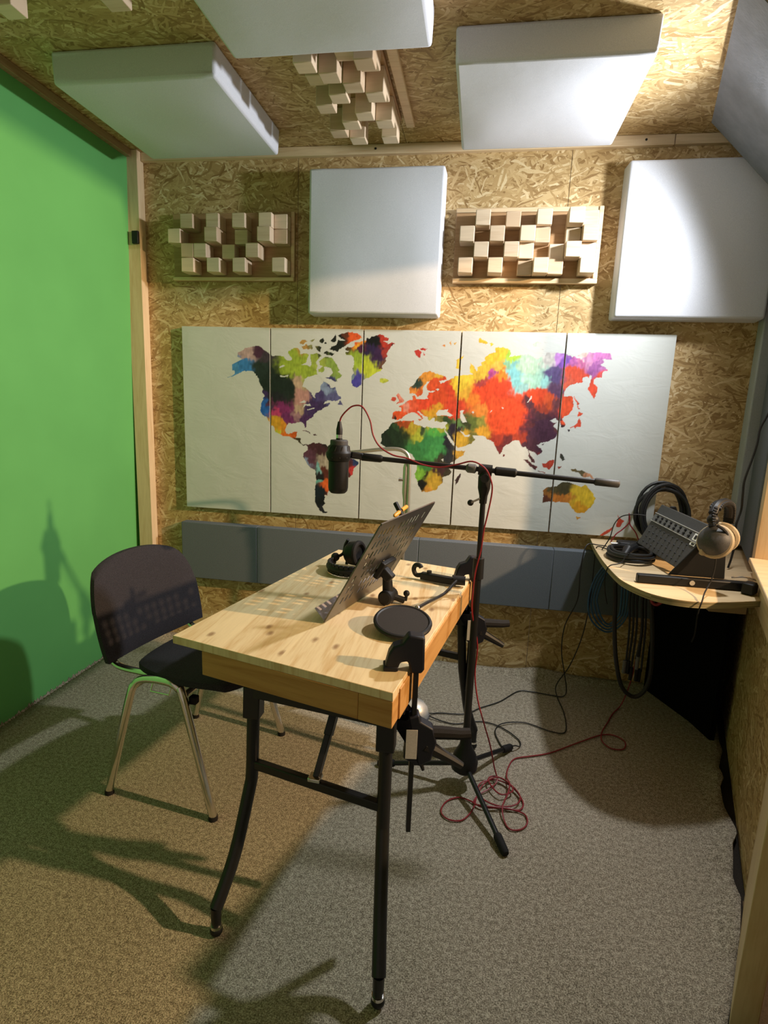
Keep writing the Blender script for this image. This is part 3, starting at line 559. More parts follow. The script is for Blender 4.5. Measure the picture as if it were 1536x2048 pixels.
diffuser('wooden block diffuser on the ceiling between the fabric panels', (-.535, 2.26, ZC-.0005), 'ceil', 4, 9,
         hh(['lhlh', 'hllm', 'lhlh', 'llhl', 'hllm', 'lhlh', 'mlhl', 'lhlm', 'hlmh'][::-1]), (-.137, .137, -.30, .30, 0, .018), [(.150, .186, -.355, .30, 0, .020)])
diffuser('wooden block diffuser at the top left corner of the ceiling', (-1.27, 1.55, ZC-.0005), 'ceil', 9, 4,
         hh(['lhl.h.l.x', 'h.lhl.h.l', '.h.lmh..l', 'l.hl.l.hl']), (-.31, .31, -.15, .15, 0, .018), [])

# ------------------------------------------------------------------ grey foam slabs below the map
for (a, b, lb) in ((-1.548, -1.1205, 'dark grey foam slab below the first blank map panel, nearest the green wall'), (-1.1195, -.2605, 'long dark grey foam slab on the back wall behind the wooden table'),
                   (-.2595, .4015, 'dark grey foam slab on the back wall behind the microphone stand'), (.4025, 1.13, 'dark grey foam slab on the back wall behind the corner shelf')):
    rt = thing('foam_slab', lb, 'foam', ((a+b)/2, WB, .52), group='grey foam slabs')
    MB().box(a, b, WB-.058, WB-.0006, .368, .676).build('foam_body', M_['foam'], rt, .003, 2)
o = MB().box(1.176, wall_x(2.79)-.003, 2.765, WB-.0006, .76, 2.36).build('foam_strip', M_['foam_light'], None, .006)
tag(o, 'narrow light grey foam strip standing in the right rear corner', 'foam')
rt = thing('foam_slab', 'dark grey foam slab on the right wall beside the window frame', 'foam', tuple(RWP(2.57, 0, .8)), group='grey foam slabs')
rw_box(MB(), 2.385, 2.755, .765, 2.14, .001, .022).build('foam_body', M_['foam'], rt, .006)
# ------------------------------------------------------------------ world map on five panels
def vnoise(x, y, s, seed):
    rg = np.random.RandomState(seed); G = rg.rand(257, 257)
    X = np.mod(x*s + 1000.3, 256); Y = np.mod(y*s + 1000.7, 256)
    xi = X.astype(int); yi = Y.astype(int); fx = X-xi; fy = Y-yi
    fx = fx*fx*(3-2*fx); fy = fy*fy*(3-2*fy)
    return (G[yi, xi]*(1-fx)+G[yi, xi+1]*fx)*(1-fy)+(G[yi+1, xi]*(1-fx)+G[yi+1, xi+1]*fx)*fy - .5
def inpoly(X, Z, poly):
    P = np.array(poly, float).reshape(-1, 2)/1000
    m = (X >= P[:, 0].min()) & (X <= P[:, 0].max()) & (Z >= P[:, 1].min()) & (Z <= P[:, 1].max())
    out = np.zeros(X.shape, bool); idx = np.nonzero(m)[0]
    if not len(idx): return out
    x = X[idx]; z = Z[idx]; ins = np.zeros(len(idx), bool)
    n = len(P)
    for i in range(n):
        x0, z0 = P[i]; x1, z1 = P[(i+1) % n]
        if z0 == z1: continue
        c = ((z0 > z) != (z1 > z)) & (x < (x1-x0)*(z-z0)/(z1-z0)+x0)
        ins ^= c
    out[idx] = ins
    return out
PC = np.array([hexc(p[2])[:3] for p in PAINT]); PX = np.array([p[0] for p in PAINT])/1000.; PZ = np.array([p[1] for p in PAINT])/1000.; PR = np.array([p[3] for p in PAINT])/1000.
def map_color(X, Z):
    jx = .0045*vnoise(X, Z, 110, 1) + .006*vnoise(X, Z, 40, 2); jz = .0045*vnoise(X, Z, 110, 3) + .006*vnoise(X, Z, 40, 4)
    land = np.zeros(X.shape, bool)
    for p in LAND: land |= inpoly(X+jx, Z+jz, p)
    for p in WATER: land &= ~inpoly(X, Z, p)
    C = np.empty((len(X), 3)); C[:] = (.60, .62, .60)
    C *= (1 + .05*vnoise(X, Z, 14, 9))[:, None]
    i = np.nonzero(land)[0]; x = X[i]; z = Z[i]
    wx_ = x + .030*vnoise(x, z, 30, 5) + .014*vnoise(x, z, 90, 6); wz = z + .040*vnoise(x, z, 18, 7) + .016*vnoise(x, z, 80, 8) + .02*vnoise(x, z*.25, 160, 12)
    num = np.zeros((len(i), 3)); den = np.zeros(len(i))
    for k in range(len(PX)):
        d2 = ((wx_-PX[k])**2 + (wz-PZ[k])**2)/(PR[k]*.9)**2
        wgt = 1/(d2**3.5 + .004)
        num += wgt[:, None]*PC[k]; den += wgt
    c = num/den[:, None]
    c *= (1 + .34*vnoise(x, z*.3, 190, 10) + .30*vnoise(x, z, 90, 11))[:, None]
    C[i] = np.clip(c*1.05, 0.004, .95)
    return C
t = NT('printed_paper', .5, 0, .35)
at = t.n('ShaderNodeAttribute', attribute_name='print'); t.color(at.outputs['Color'])
uv = t.n('ShaderNodeTexCoord').outputs['Object']; n_ = t.noise(t.mapping(uv, (5, 5, 9), (0, .5, 0)), 1.6, 4, .55, .8); t.bump(n_.outputs[0], .3, .006)
M_['print'] = t.m
JX = (-1.530, -1.053, -.579, -.108, .371, .845)
LB = ('leftmost white map panel, almost blank, showing only the tip of Alaska', 'map panel showing North and South America in painted colours', 'map panel showing Greenland, western Europe and Africa',
      'map panel showing Russia and Asia in red and yellow', 'rightmost map panel showing far eastern Russia, Japan and Australia')
for k in range(5):
    x0 = JX[k]+.0036; x1 = JX[k+1]-.0036; z0, z1 = .757, 1.691; yf = WB-.030
    rt = thing('map_panel', LB[k], 'wall map', ((x0+x1)/2, WB, (z0+z1)/2), group='five part painted world map')
    MB().box(x0, x1, yf+.0006, WB-.0006, z0, z1).build('frame_board', M_['white_lbl'], rt, .001)
    st = .0028
    nx = int((x1-x0)/st)+1; nz = int((z1-z0)/st)+1
    X, Z = np.meshgrid(np.linspace(x0, x1, nx), np.linspace(z0, z1, nz)); X = X.ravel(); Z = Z.ravel()
    Yw = np.full(len(X), yf) + .0012*vnoise(X, Z, 7, 20+k) * np.clip(np.minimum(np.minimum(X-x0, x1-X), np.minimum(Z-z0, z1-Z))/.03, 0, 1)
    Yw -= .0004
    me = bpy.data.meshes.new('printed_sheet')
    co = np.stack([X-(x0+x1)/2, Yw-WB, Z-(z0+z1)/2], 1)
    me.vertices.add(len(X)); me.vertices.foreach_set('co', co.ravel())
    a = (np.arange(nz-1)[:, None]*nx + np.arange(nx-1)[None, :]).ravel()
    q = np.stack([a, a+1, a+nx+1, a+nx], 1).astype(np.int32)
    me.loops.add(q.size); me.loops.foreach_set('vertex_index', q.ravel())
    me.polygons.add(len(q)); me.polygons.foreach_set('loop_start', np.arange(0, q.size, 4, dtype=np.int32)); me.polygons.foreach_set('loop_total', np.full(len(q), 4, dtype=np.int32))
    me.update(calc_edges=True)
    me.polygons.foreach_set('use_smooth', [True]*len(q))
    ca = me.attributes.new('print', 'FLOAT_COLOR', 'POINT')
    ca.data.foreach_set('color', np.concatenate([map_color(X, Z), np.ones((len(X), 1))], 1).ravel())
    link('printed_sheet', me, M_['print'], rt)

# ------------------------------------------------------------------ work lamp (just outside the frame)
wl = thing('work_lamp', 'small black work lamp on the right wall under the diagonal board', 'lamp', tuple(RWP(2.27, 0, 2.13)))
c0 = RWP(2.27, .012, 2.13)
MB().cyl(RWP(2.27, .001, 2.13), c0, .03, n=20).build('wall_plate', M_['black_metal'], wl)
MB().cyl(c0, RWP(2.27, .03, 2.13), .012, n=14).build('arm', M_['black_metal'], wl)
MB().cyl(RWP(2.27, .03, 2.13), RWP(2.27, .045, 2.13), .034, .036, n=24).build('housing', M_['black_metal'], wl)

# ------------------------------------------------------------------ table
TC = [Vector((-.762, 1.299)), Vector((-.146, 1.136)), Vector((.023, 2.131)), Vector((-.559, 2.293))]
tb = thing('wooden_table', 'wooden work table with knotty top and black folding metal legs', 'table', (-.36, 1.71, 0))
TH = .72
def v3(p, z): return Vector((p.x, p.y, z))
MB().hexa([v3(p, TH-.022) for p in TC], [v3(p, TH) for p in TC]).build('tabletop', M_['table'], tb, .0015)
e1 = (TC[1]-TC[0]).normalized(); e2 = (TC[2]-TC[1]).normalized(); e3 = (TC[3]-TC[2]).normalized(); e4 = (TC[0]-TC[3]).normalized()
zr0, zr1 = .632, TH-.0225
def rail(name, a, b, inn, tk, z0=zr0, z1=zr1, mat='rail'):
    MB().hexa([v3(a, z0), v3(b, z0), v3(b+inn*tk, z0), v3(a+inn*tk, z0)], [v3(a, z1), v3(b, z1), v3(b+inn*tk, z1), v3(a+inn*tk, z1)]).build(name, M_[mat], tb, .0015)
n1 = e2; n2 = -e1
rail('front_rail', TC[0]+e1*.098, TC[1]-e1*.0855, n1, .022)
rail('corner_block', TC[1]-e1*.085, TC[1]+n2*.0001, n1, .045)
rail('side_rail', TC[1]+e2*.0455-n2*.004, TC[1]+e2*.53-n2*.004, n2, .026, zr0, TH-.012)
rail('side_rail', TC[1]+e2*.531-n2*.004, TC[2]-n2*.004, n2, .026, zr0, TH-.012)
rail('rear_rail', TC[2]+e3*.0, TC[3]-e3*.075, -e2, .022)
rail('side_rail', TC[0]+e1*.098+e2*.023, TC[3]-e3*.075-e2*.023, e1, .022)
def trestle(pts):
    # pts: left top, left knee, left foot, right top, right knee, right foot, brace foot, brace top
    lt, lk, lf, rt_, rk, rf, bf, bt = [Vector(p) for p in pts]
    MB().bar(lt+Vector((-.012, 0, .0)), rt_+Vector((.012, 0, .0)), .034, .03).build('top_bar', M_['black_metal'], tb, .002)
    for (a, b, c) in ((lt, lk, lf), (rt_, rk, rf)):
        up = (b-a).normalized()
        MB().bar(a+Vector((0, 0, .012)), a+up*.075, .044, .04, (0, 1, 0)).build('leg_socket', M_['black_metal'], tb, .003)
        dn = (c-b).normalized()
        lg = MB().tube(smoothpath([a, (a+b)/2, b - up*.02, b + dn*.03, (b+c)/2, c + Vector((0,0,.08))], 5), .0165, 12).build('leg', M_['black_metal'], tb)
        MB().cyl(c+Vector((0,0,.085)), c+Vector((0,0,.028)), .0135, .0125, 12).build('leg_tip', M_['black_metal'], lg)
        MB().cyl(c+Vector((0,0,.034)), c+Vector((0,0,.026)), .015, .015, 14).build('collar', M_['chrome'], lg)
        MB().ball(c+Vector((0,0,.0165)), .0165, 14).build('foot', M_['black_plastic'], lg)
    la = lt + (lk-lt)*.82; ra = rt_ + (rk-rt_)*.82
    MB().bar(la, ra, .02, .024).build('cross_bar', M_['black_metal'], tb, .003)
    MB().bar(bf, bf+(bt-bf)*.5, .028, .016, (1, 0, 0)).build('brace', M_['black_metal'], tb, .002)
    MB().bar(bf+(bt-bf)*.48, bt, .034, .02, (1, 0, 0)).build('brace_sleeve', M_['black_metal'], tb, .002)
    MB().bar(bf+Vector((-.016, -.002, .012)), bf+Vector((.016, -.004, .012)), .03, .010).build('buckle', M_['chrome'], tb, .002)
trestle([(-.520, 1.262, .617), (-.528, 1.262, .36), (-.571, 1.13, 0), (-.166, 1.20, .617), (-.164, 1.19, .34), (-.138, 1.039, 0), (-.345, 1.228, .405), (-.312, 1.35, .60)])
trestle([(-.53, 2.19, .617), (-.53, 2.19, .36), (-.56, 2.30, 0), (-.02, 2.03, .617), (.0, 2.035, .36), (.062, 2.082, 0), (-.29, 2.1, .405), (-.32, 2.0, .60)])

# ------------------------------------------------------------------ chair
ch = thing('stacking_chair', 'black upholstered stacking chair with chrome frame beside the table', 'chair', (-.935, 1.775, 0), R(-6))
def rot8(x, y, z, a=R(-6)):
    return (x*math.cos(a) - y*math.sin(a), x*math.sin(a) + y*math.cos(a), z)
def cl(mb, name, mat, **k): return mb.build(name, mat, ch, world=False, **k)
for s in (-1, 1):
    y0 = s*.252; y1 = s*.232
    pts = [(-.20, y0, .012), (-.112, y1+s*.006, .36), (-.092, y1, .412), (-.062, y1, .436), (-.01, y1, .444), (.045, y1, .442), (.075, y1, .425), (.094, y1+s*.004, .388), (.20, y0, .012)]
    cl(MB().tube(smoothpath(pts, 4), .0135, 12), 'side_frame', M_['chrome'])
    for x in (-.20, .20):
        cl(MB().cyl((x, y0, .001), (x, y0, .016), .0155, .0145, 12), 'foot_cap', M_['rubber'])
    pts = [(-.05, s*.19, .432), (-.16, s*.19, .428), (-.205, s*.192, .440), (-.228, s*.195, .475), (-.242, s*.196, .53), (-.272, s*.196, .66)]
    cl(MB().tube(smoothpath([rot8(*p) for p in pts], 5), [.0115]*26, 10), 'back_support', M_['chrome'])
    cl(MB().tube([(-.02, y1, .436), (-.02, y1+s*.016, .410), (.048, y1+s*.016, .408), (.048, y1, .434)], .0028, 6), 'link_bracket', M_['chrome'])
cl(MB().tube([(-.095, -.228, .405), (-.095, .228, .405)], .010, 10), 'cross_tube', M_['chrome'])
cl(MB().tube([(.085, -.228, .400), (.085, .228, .400)], .010, 10), 'cross_tube', M_['chrome'])
for s in (-1, 1): cl(MB().box(.10, .125, s*.21-.012, s*.21+.012, .372, .398), 'stacking_buffer', M_['rubber'], bevel=.003)
def cushion(fn, nu, nv, th):
    V = []; F = []
    for side in (1, -1):
        for j in range(nv+1):
            for i in range(nu+1):
                V.append(fn(i/nu*2-1, j/nv*2-1, side*th/2))
    n = (nu+1)*(nv+1)
    for s_ in (0, 1):
        for j in range(nv):
            for i in range(nu):
                a = s_*n + j*(nu+1)+i; q = (a, a+1, a+nu+2, a+nu+1)
                F.append(q if s_ == 0 else q[::-1])
    rim = [i for i in range(nu+1)] + [j*(nu+1)+nu for j in range(1, nv+1)] + [nv*(nu+1)+i for i in range(nu-1, -1, -1)] + [j*(nu+1) for j in range(nv-1, 0, -1)]
    for k in range(len(rim)):
        a, b = rim[k], rim[(k+1) % len(rim)]
        F.append((b, a, a+n, b+n))
    return MB().add(V, F)
def sq(u, v, r=.55):
    # square -> rounded square
    k = 1 - r*.29*(u*u*v*v)
    return u*k, v*k
def seatf(u, v, t):
    a, b = sq(u, v)
    z = .458 + t*(1-.55*max(abs(u), abs(v))**6) - .028*max(0, a-.55)**2*4 - .010*math.exp(-(a*a+b*b)*1.5)
    return rot8(.082 + a*.205, b*.234, z)
cl(cushion(seatf, 16, 16, .046), 'seat', M_['chair_fabric'], smooth=60)
def backf(u, v, t):
    a, b = sq(u, v, .62 if v > 0 else .22); a *= (1 - .04*v)
    bb = b - (.05*u*u if v > 0 else -.02*u*u)
    x = -.228 - .075*(v+1)*.5 + .042*a*a + t*(1-.6*max(abs(u), abs(v))**6)
    return rot8(x, a*.242, .614 + bb*.172)
cl(cushion(backf, 16, 16, .044), 'backrest', M_['chair_fabric'], smooth=60)

# ------------------------------------------------------------------ quick clamps
def clamp(label, loc, rz, ztop, zrail):
    c = thing('bar_clamp', label, 'clamp', loc, rz, group='one hand bar clamps')
    B = lambda mb, nm, mt, **k: mb.build(nm, M_[mt], c, world=False, **k)
    zt = TH
    B(MB().box(-.006, .006, -.011, .011, zt-.44, zt+.055), 'bar', 'black_metal', bevel=.0015)
    prof = [(-.078, zt+.002), (-.046, zt+.002), (-.040, zt+.022), (-.022, zt+.026), (-.014, zt-.004), (.012, zt-.004), (.018, zt+.006), (.016, zt+.088), (-.022, zt+.092), (-.036, zt+.070), (-.058, zt+.062), (-.068, zt+.045)]
    mt = Matrix(((1,0,0,0),(0,0,1,0),(0,1,0,0),(0,0,0,1)))
    B(MB().prism([(p[0], p[1]) for p in prof][::-1], -.018, .018, mt), 'upper_jaw', 'navy_plastic', bevel=.005)
    B(MB().box(-.080, -.044, -.02, .02, zt+.0006, zt+.0125), 'jaw_pad', 'navy_plastic', bevel=.003)
    z0 = zrail - .012
    prof = [(-.056, z0), (-.018, z0-.004), (-.016, z0-.045), (-.022, z0-.13), (.018, z0-.15), (.046, z0-.135), (.058, z0-.085), (.048, z0-.048), (.016, z0-.03), (.012, z0-.012), (-.02, z0-.022), (-.054, z0-.02)]
    B(MB().prism([(p[0], p[1]) for p in prof], -.017, .017, mt), 'trigger_body', 'navy_plastic', bevel=.004)
    B(MB().box(-.060, -.022, -.018, .018, z0-.012, z0+.010), 'jaw_pad', 'navy_plastic', bevel=.003)
    B(MB().box(-.018, .010, -.0192, -.0172, z0-.128, z0-.05), 'label_plate', 'silver', bevel=.0006)
    B(MB().tube([(.03, 0, z0-.066), (.07, 0, z0-.066), (.118, 0, z0-.068), (.142, 0, z0-.066)], [.017, .0165, .0145, .013], 10), 'handle', 'rubber')
    B(MB().tube([(.03, 0, z0-.10), (.07, 0, z0-.122), (.105, 0, z0-.142), (.126, 0, z0-.155)], [.019, .0145, .012, .009], 10), 'trigger', 'black_plastic')
    B(MB().tube([(.018, 0, z0-.14), (.026, 0, z0-.158), (.03, 0, z0-.17)], [.006, .005, .004], 8), 'release_lever', 'black_plastic')
    return c
clamp('black bar clamp gripping the near right corner of the table', (-.109, 1.262, 0), R(10), TH, zr0)
clamp('black bar clamp gripping the far right corner of the table', (.022, 2.02, 0), R(12), TH, zr0)
# pale dome shaped foot switch on the carpet under the table
pg = thing('foot_switch', 'pale grey dome shaped foot switch on the carpet below the far table corner', 'foot switch', (-.195, 2.27, 0))
MB().lathe([(.0, .0), (.062, .0), (.064, .012), (.058, .040), (.042, .062), (.018, .072), (.0, .073)], Matrix.Translation((-.195, 2.27, .0012)), 28).build('switch_dome', M_['silver'], pg)
MB().lathe([(.0, .0), (.068, .0), (.068, .008), (.0, .008)], Matrix.Translation((-.195, 2.27, .0006)), 28).build('switch_base', M_['mid_plastic'], pg)

# ------------------------------------------------------------------ music stand lying on the table
ms = thing('music_stand_desk', 'dark perforated metal music desk leaning on its short leg on the table', 'music stand', (-.34, 1.70, TH))
BO = Vector((-.397, 1.482, TH+.004)); dirW = Vector((.262, .965, 0)).normalized(); 
up_ = (Vector((-.222, 1.50, 1.017)) - Vector((-.395, 1.48, .72))); up_ -= dirW*up_.dot(dirW); dirH = up_.normalized(); nrm = dirW.cross(dirH)
PW, PH = .415, .345
def grid_axis(L, m0, m1, hole, gap, n=None):
    xs = [0, m0]; solid_ = [True]; x = m0
    while x + hole < L - m1:
        xs.append(x+hole); solid_.append(False); x += hole
        nx_ = min(x+gap, L-m1) if x+gap+hole < L-m1 else None
        if nx_ is None: break
        xs.append(nx_); solid_.append(True); x = nx_
    xs.append(L); solid_.append(True)
    return xs, solid_
ux, us = grid_axis(PW, .03, .03, .011, .0165)
vx, vs_ = grid_axis(PH, .055, .022, .026, .014)
mb = MB(); th = .0016
vid = {}
V = []; F = []
for side in (0, 1):
    for j, v in enumerate(vx):
        for i, u in enumerate(ux):
            vid[(i, j, side)] = len(V); V.append(BO + dirW*u + dirH*v + nrm*th*side)
def solidcell(i, j):
    if i < 0 or j < 0 or i >= len(us) or j >= len(vs_): return False
    if us[i] or vs_[j]: return True
    return ((i//2 + j//2) % 7 == 3) or (j//2 in (3,) and 3 < i//2 < 10)
for j in range(len(vs_)):
    for i in range(len(us)):
        if not solidcell(i, j): continue
        a, b, c_, d = [vid[(i, j, 1)], vid[(i+1, j, 1)], vid[(i+1, j+1, 1)], vid[(i, j+1, 1)]]; F.append((a, b, c_, d))
        a0, b0, c0_, d0 = [vid[(i, j, 0)], vid[(i+1, j, 0)], vid[(i+1, j+1, 0)], vid[(i, j+1, 0)]]; F.append((d0, c0_, b0, a0))
        if not solidcell(i, j-1): F.append((a0, b0, b, a))
        if not solidcell(i+1, j): F.append((b0, c0_, c_, b))
        if not solidcell(i, j+1): F.append((c0_, d0, d, c_))
        if not solidcell(i-1, j): F.append((d0, a0, a, d))
mb.add(V, F); mb.build('perforated_plate', M_['metal_plate'], ms)
# folded rims
out = -nrm
if out.x > 0: out = -out          # towards the chair
tw = BO + dirH*PH
MB().bar(tw, tw+dirW*PW, .004, .012, dirH).build('top_rim', M_['metal_plate'], ms)
MB().bar(BO, tw, .004, .010, dirW).build('side_rim', M_['metal_plate'], ms)
MB().bar(BO+dirW*PW, tw+dirW*PW, .004, .010, dirW).build('side_rim', M_['metal_plate'], ms)
ld = (out*.9 + Vector((0, 0, .12))).normalized()
LW = .05
q = [BO+dirW*.0, BO+dirW*PW, BO+dirW*(PW-.012)+ld*LW, BO+dirW*.012+ld*LW]
MB().hexa(q, [p+Vector((0, 0, .0022)) for p in q]).build('ledge', M_['grey_ledge'], ms, .001)
# hinge and short leg on the right side
back = -out
hc = BO + dirW*.24 + dirH*.135
MB().box(-.045, .045, -.03, .03, 0, .018, Matrix.Translation(hc+back*.003) @ Matrix((dirW, dirH, back)).transposed().to_4x4()).build('hinge_plate', M_['black_plastic'], ms, .004)
MB().bar(hc+back*.012+dirW*-.02, hc+back*.05+dirW*-.02-Vector((0,0,.01)), .03, .03).build('hinge_block', M_['black_plastic'], ms, .005)
k0 = hc+back*.02; k1 = Vector((-.247, 1.69, TH+.026))
MB().tube([k0, k0+(k1-k0)*.5, k1], [.013, .016, .018], 12).build('short_leg', M_['black_plastic'], ms)
MB().tube([k1-dirW*.030, k1-dirW*.026, k1+dirW*.026, k1+dirW*.030], [.018, .0235, .0235, .018], 20).build('pivot_barrel', M_['black_plastic'], ms)
k2 = Vector((-.196, 1.70, TH+.012))
MB().tube([k1, (k1+k2)/2+Vector((0, 0, .002)), k2], [.014, .0105, .011], 10).build('foot_bar', M_['black_plastic'], ms)
MB().cyl(k2+Vector((.004, 0, 0)), k2+Vector((.006, 0, .018)), .005, n=8).build('knob_stem', M_['black_plastic'], ms)
MB().ball(k2+Vector((.006, 0, .024)), .0105, 12).build('knob', M_['black_plastic'], ms)
sc_ = thing('spring_clip', 'small black spring clip with orange tips on top of the music desk', 'clip', tuple(tw+dirW*.15))
a = tw + dirW*.16 + out*.004
MB().bar(a+Vector((0,0,-.008)), a+out*.03+Vector((0, 0, .02)), .014, .012).build('clip_body', M_['black_plastic'], sc_, .003)
MB().tube([a+out*.012-dirW*.04+Vector((0,0,-.004)), a+out*.012-dirW*.034+Vector((0,0,-.003)), a+out*.012+Vector((0,0,.003))], [.003, .006, .0065], 10).build('clip_tip', M_['orange'], sc_)
MB().tube([a+out*.012+dirW*.012+Vector((0,0,.005)), a+out*.012+dirW*.05+Vector((0,0,.01))], .006, 10).build('clip_tip', M_['orange'], sc_)

# ------------------------------------------------------------------ pop filter
pf = thing('pop_filter', 'round black pop filter with gooseneck and clamp lying on the table', 'pop filter', (-.17, 1.6, TH))
pc = Vector((-.172, 1.478, TH+.030)); tm = Matrix.Translation(pc) @ Euler((R(11), R(3), 0)).to_matrix().to_4x4()
MB().lathe([(.0, -.0045), (.072, -.0045), (.072, .0045), (.0, .0045)], tm, 40).build('filter_cloth', M_['mesh_cloth'], pf)
ring = [tm @ Vector((.0755*math.cos(i*math.pi/24), .0755*math.sin(i*math.pi/24), 0)) for i in range(48)]
MB().tube(ring, .0068, 8, True).build('ring', M_['black_plastic'], pf)
MB().ball((-.140, 1.556, TH+.044), .009, 12).build('joint', M_['chrome'], pf)
MB().tube(smoothpath([(-.140, 1.556, TH+.044), (-.118, 1.64, TH+.034), (-.096, 1.74, TH+.016), (-.072, 1.80, TH+.016), (-.05, 1.88, TH+.022), (-.036, 1.925, TH+.028)], 6), .0052, 10).build('gooseneck', M_['black_metal'], pf)
MB().tube([(-.052, 1.922, TH+.024), (-.010, 1.922, TH+.024)], .0165, 16).build('clamp_knob', M_['black_plastic'], pf)
MB().bar((-.17, 1.965, TH+.0175), (-.04, 1.925, TH+.0175), .024, .026).build('clamp_arm', M_['black_plastic'], pf, .004)
hk = [(-.165, 1.965, TH+.02), (-.188, 1.972, TH+.016), (-.198, 1.974, TH+.034), (-.192, 1.972, TH+.052), (-.176, 1.966, TH+.054), (-.170, 1.964, TH+.046)]
MB().tube(smoothpath(hk, 4), .0085, 10).build('clamp_hook', M_['black_plastic'], pf)
MB().cyl((-.140, 1.957, TH+.028), (-.140, 1.957, TH+.040), .009, n=12).build('screw', M_['black_plastic'], pf)

# ------------------------------------------------------------------ headphones on the table
hp = thing('headphones', 'black headphones lying on the table behind the music desk', 'headphones', (-.44, 1.98, TH))
band = [(-.43+.088*math.cos(a)*1.0, 1.99+.080*math.sin(a), TH+.024) for a in [math.pi*(.86+1.18*i/18) for i in range(19)]]
mb = MB()
for q0, q1 in zip(band[:-1], band[1:]): mb.bar(q0, q1, .012, .040)
mb.build('headband', M_['black_plastic'], hp, .003)
MB().tube(band, .011, 10).build('padding', M_['black_plastic'], hp)
e0 = Vector(band[0]); 
MB().ball(e0+Vector((.004, .004, .018)), .017, 12).build('hinge', M_['black_plastic'], hp)
cc = Vector((-.445, 2.045, TH+.058))
MB().tube(smoothpath([e0+Vector((.01, .008, .018)), e0+Vector((.03, .022, .03)), e0+Vector((.036, .03, .062)), cc+Vector((-.016, 0, .052))], 5), .006, 8).build('yoke', M_['black_plastic'], hp)
MB().tube(smoothpath([e0+Vector((.03, .022, .03)), e0+Vector((.044, .026, .006)), cc+Vector((-.02, -.002, -.046))], 5), .006, 8).build('yoke', M_['black_plastic'], hp)
tm = Matrix.Translation(cc) @ Vector((.92, -.32, .1)).to_track_quat('Z', 'Y').to_matrix().to_4x4()
MB().lathe([(.0, -.020), (.034, -.018), (.044, -.006), (.046, .008), (.047, .024), (.036, .030), (.0, .026)], tm, 28).build('ear_cup', M_['black_plastic'], hp)
MB().tube([tm @ Vector((.040*math.cos(i*math.pi/14), .040*math.sin(i*math.pi/14), .030)) for i in range(28)], .010, 8, True).build('ear_pad', M_['rubber'], hp)
c2 = Vector((-.345, 2.03, TH+.048)); tm = Matrix.Translation(c2) @ Vector((-.9, -.3, .1)).to_track_quat('Z', 'Y').to_matrix().to_4x4()
MB().lathe([(.0, -.020), (.034, -.018), (.044, -.006), (.046, .008), (.046, .024), (.036, .030), (.0, .026)], tm, 28).build('ear_cup', M_['black_plastic'], hp)
MB().tube([Vector(band[-1]), c2+Vector((.01, 0, 0))], .007, 8).build('yoke', M_['black_plastic'], hp)

# ------------------------------------------------------------------ microphone stand
st = thing('microphone_stand', 'black tripod microphone stand with boom arm beside the table', 'microphone stand', (.03, 1.85, 0))
hub = Vector((.03, 1.85, 0))
MB().lathe([(.014, .20), (.019, .185), (.022, .16), (.040, .125), (.048, .10), (.046, .072), (.026, .055), (.012, .050)][::-1], Matrix.Translation(hub), 24).build('hub', M_['black_plastic'], st)
for fx, fy in ((.167, 1.545), (.212, 2.11), (-.285, 1.893)):
    f_ = Vector((fx, fy, .011)); a = hub + Vector((0, 0, .09)); d = (f_-a).normalized()
    lg = MB().tube([a, f_-d*.03], .0088, 10).build('leg', M_['black_metal'], st)
    MB().tube([f_-d*.062, f_-d*.055, f_-d*.004, f_+d*.004], [.011, .0145, .0135, .0105], 12).build('rubber_foot', M_['rubber'], lg)
MB().cyl(hub+Vector((0, 0, .18)), hub+Vector((.0, 0, .80)), .0125, .0125, 16).build('lower_tube', M_['black_metal'], st)
MB().cyl(hub+Vector((0, 0, .78)), hub+Vector((0, 0, .85)), .019, .018, 16).build('height_clutch', M_['black_plastic'], st)
MB().cyl(hub+Vector((0, 0, .80)), hub+Vector((0, 0, 1.12)), .0088, .0088, 14).build('upper_tube', M_['black_metal'], st)
MB().ball(hub+Vector((-.03, -.01, .195)), .012, 10).build('base_knob', M_['black_plastic'], st)
jt = hub + Vector((.0, -.0, 1.145))
MB().tube([hub+Vector((0, 0, 1.035)), hub+Vector((0, 0, 1.06)), hub+Vector((0, 0, 1.085)), hub+Vector((0, 0, 1.12)), hub+Vector((.002, 0, 1.145))], [.012, .0135, .020, .021, .017], 14).build('swivel', M_['black_plastic'], st)
MB().cyl(hub+Vector((0, -.028, 1.12)), hub+Vector((0, .026, 1.12)), .014, n=14).build('swivel_bolt', M_['black_metal'], st)
MB().cyl(hub+Vector((-.008, -.004, 1.052)), hub+Vector((-.036, -.008, 1.038)), .0035, n=8).build('set_screw', M_['chrome'], st)
MB().ball(hub+Vector((-.040, -.009, 1.036)), .0105, 12).build('set_knob', M_['black_plastic'], st)
bA = Vector((-.385, 1.85, 1.1665)); bB = Vector((.445, 1.85, 1.1235)); bd = (bB-bA).normalized()
bm_ = MB().tube([bA, bB], .0082, 12).build('boom', M_['black_metal'], st)
MB().tube([bB-bd*.075, bB-bd*.07, bB-bd*.004, bB], [.0095, .0125, .0125, .010], 14).build('grip', M_['grey_plastic'], bm_)
MB().tube([bA+bd*.0, bA+bd*.01, bA+bd*.07, bA+bd*.078], [.009, .0135, .013, .009], 14).build('boom_tip', M_['black_plastic'], bm_)
pj = bA + bd*((hub.x-bA.x)/bd.x)
MB().tube([pj-bd*.062, pj-bd*.055, pj-bd*.032, pj-bd*.028], [.010, .0155, .0155, .010], 14).build('boom_collar', M_['mid_plastic'], bm_)
MB().tube([pj-bd*.022, pj+bd*.022], .018, 16).build('boom_clutch', M_['black_plastic'], bm_)
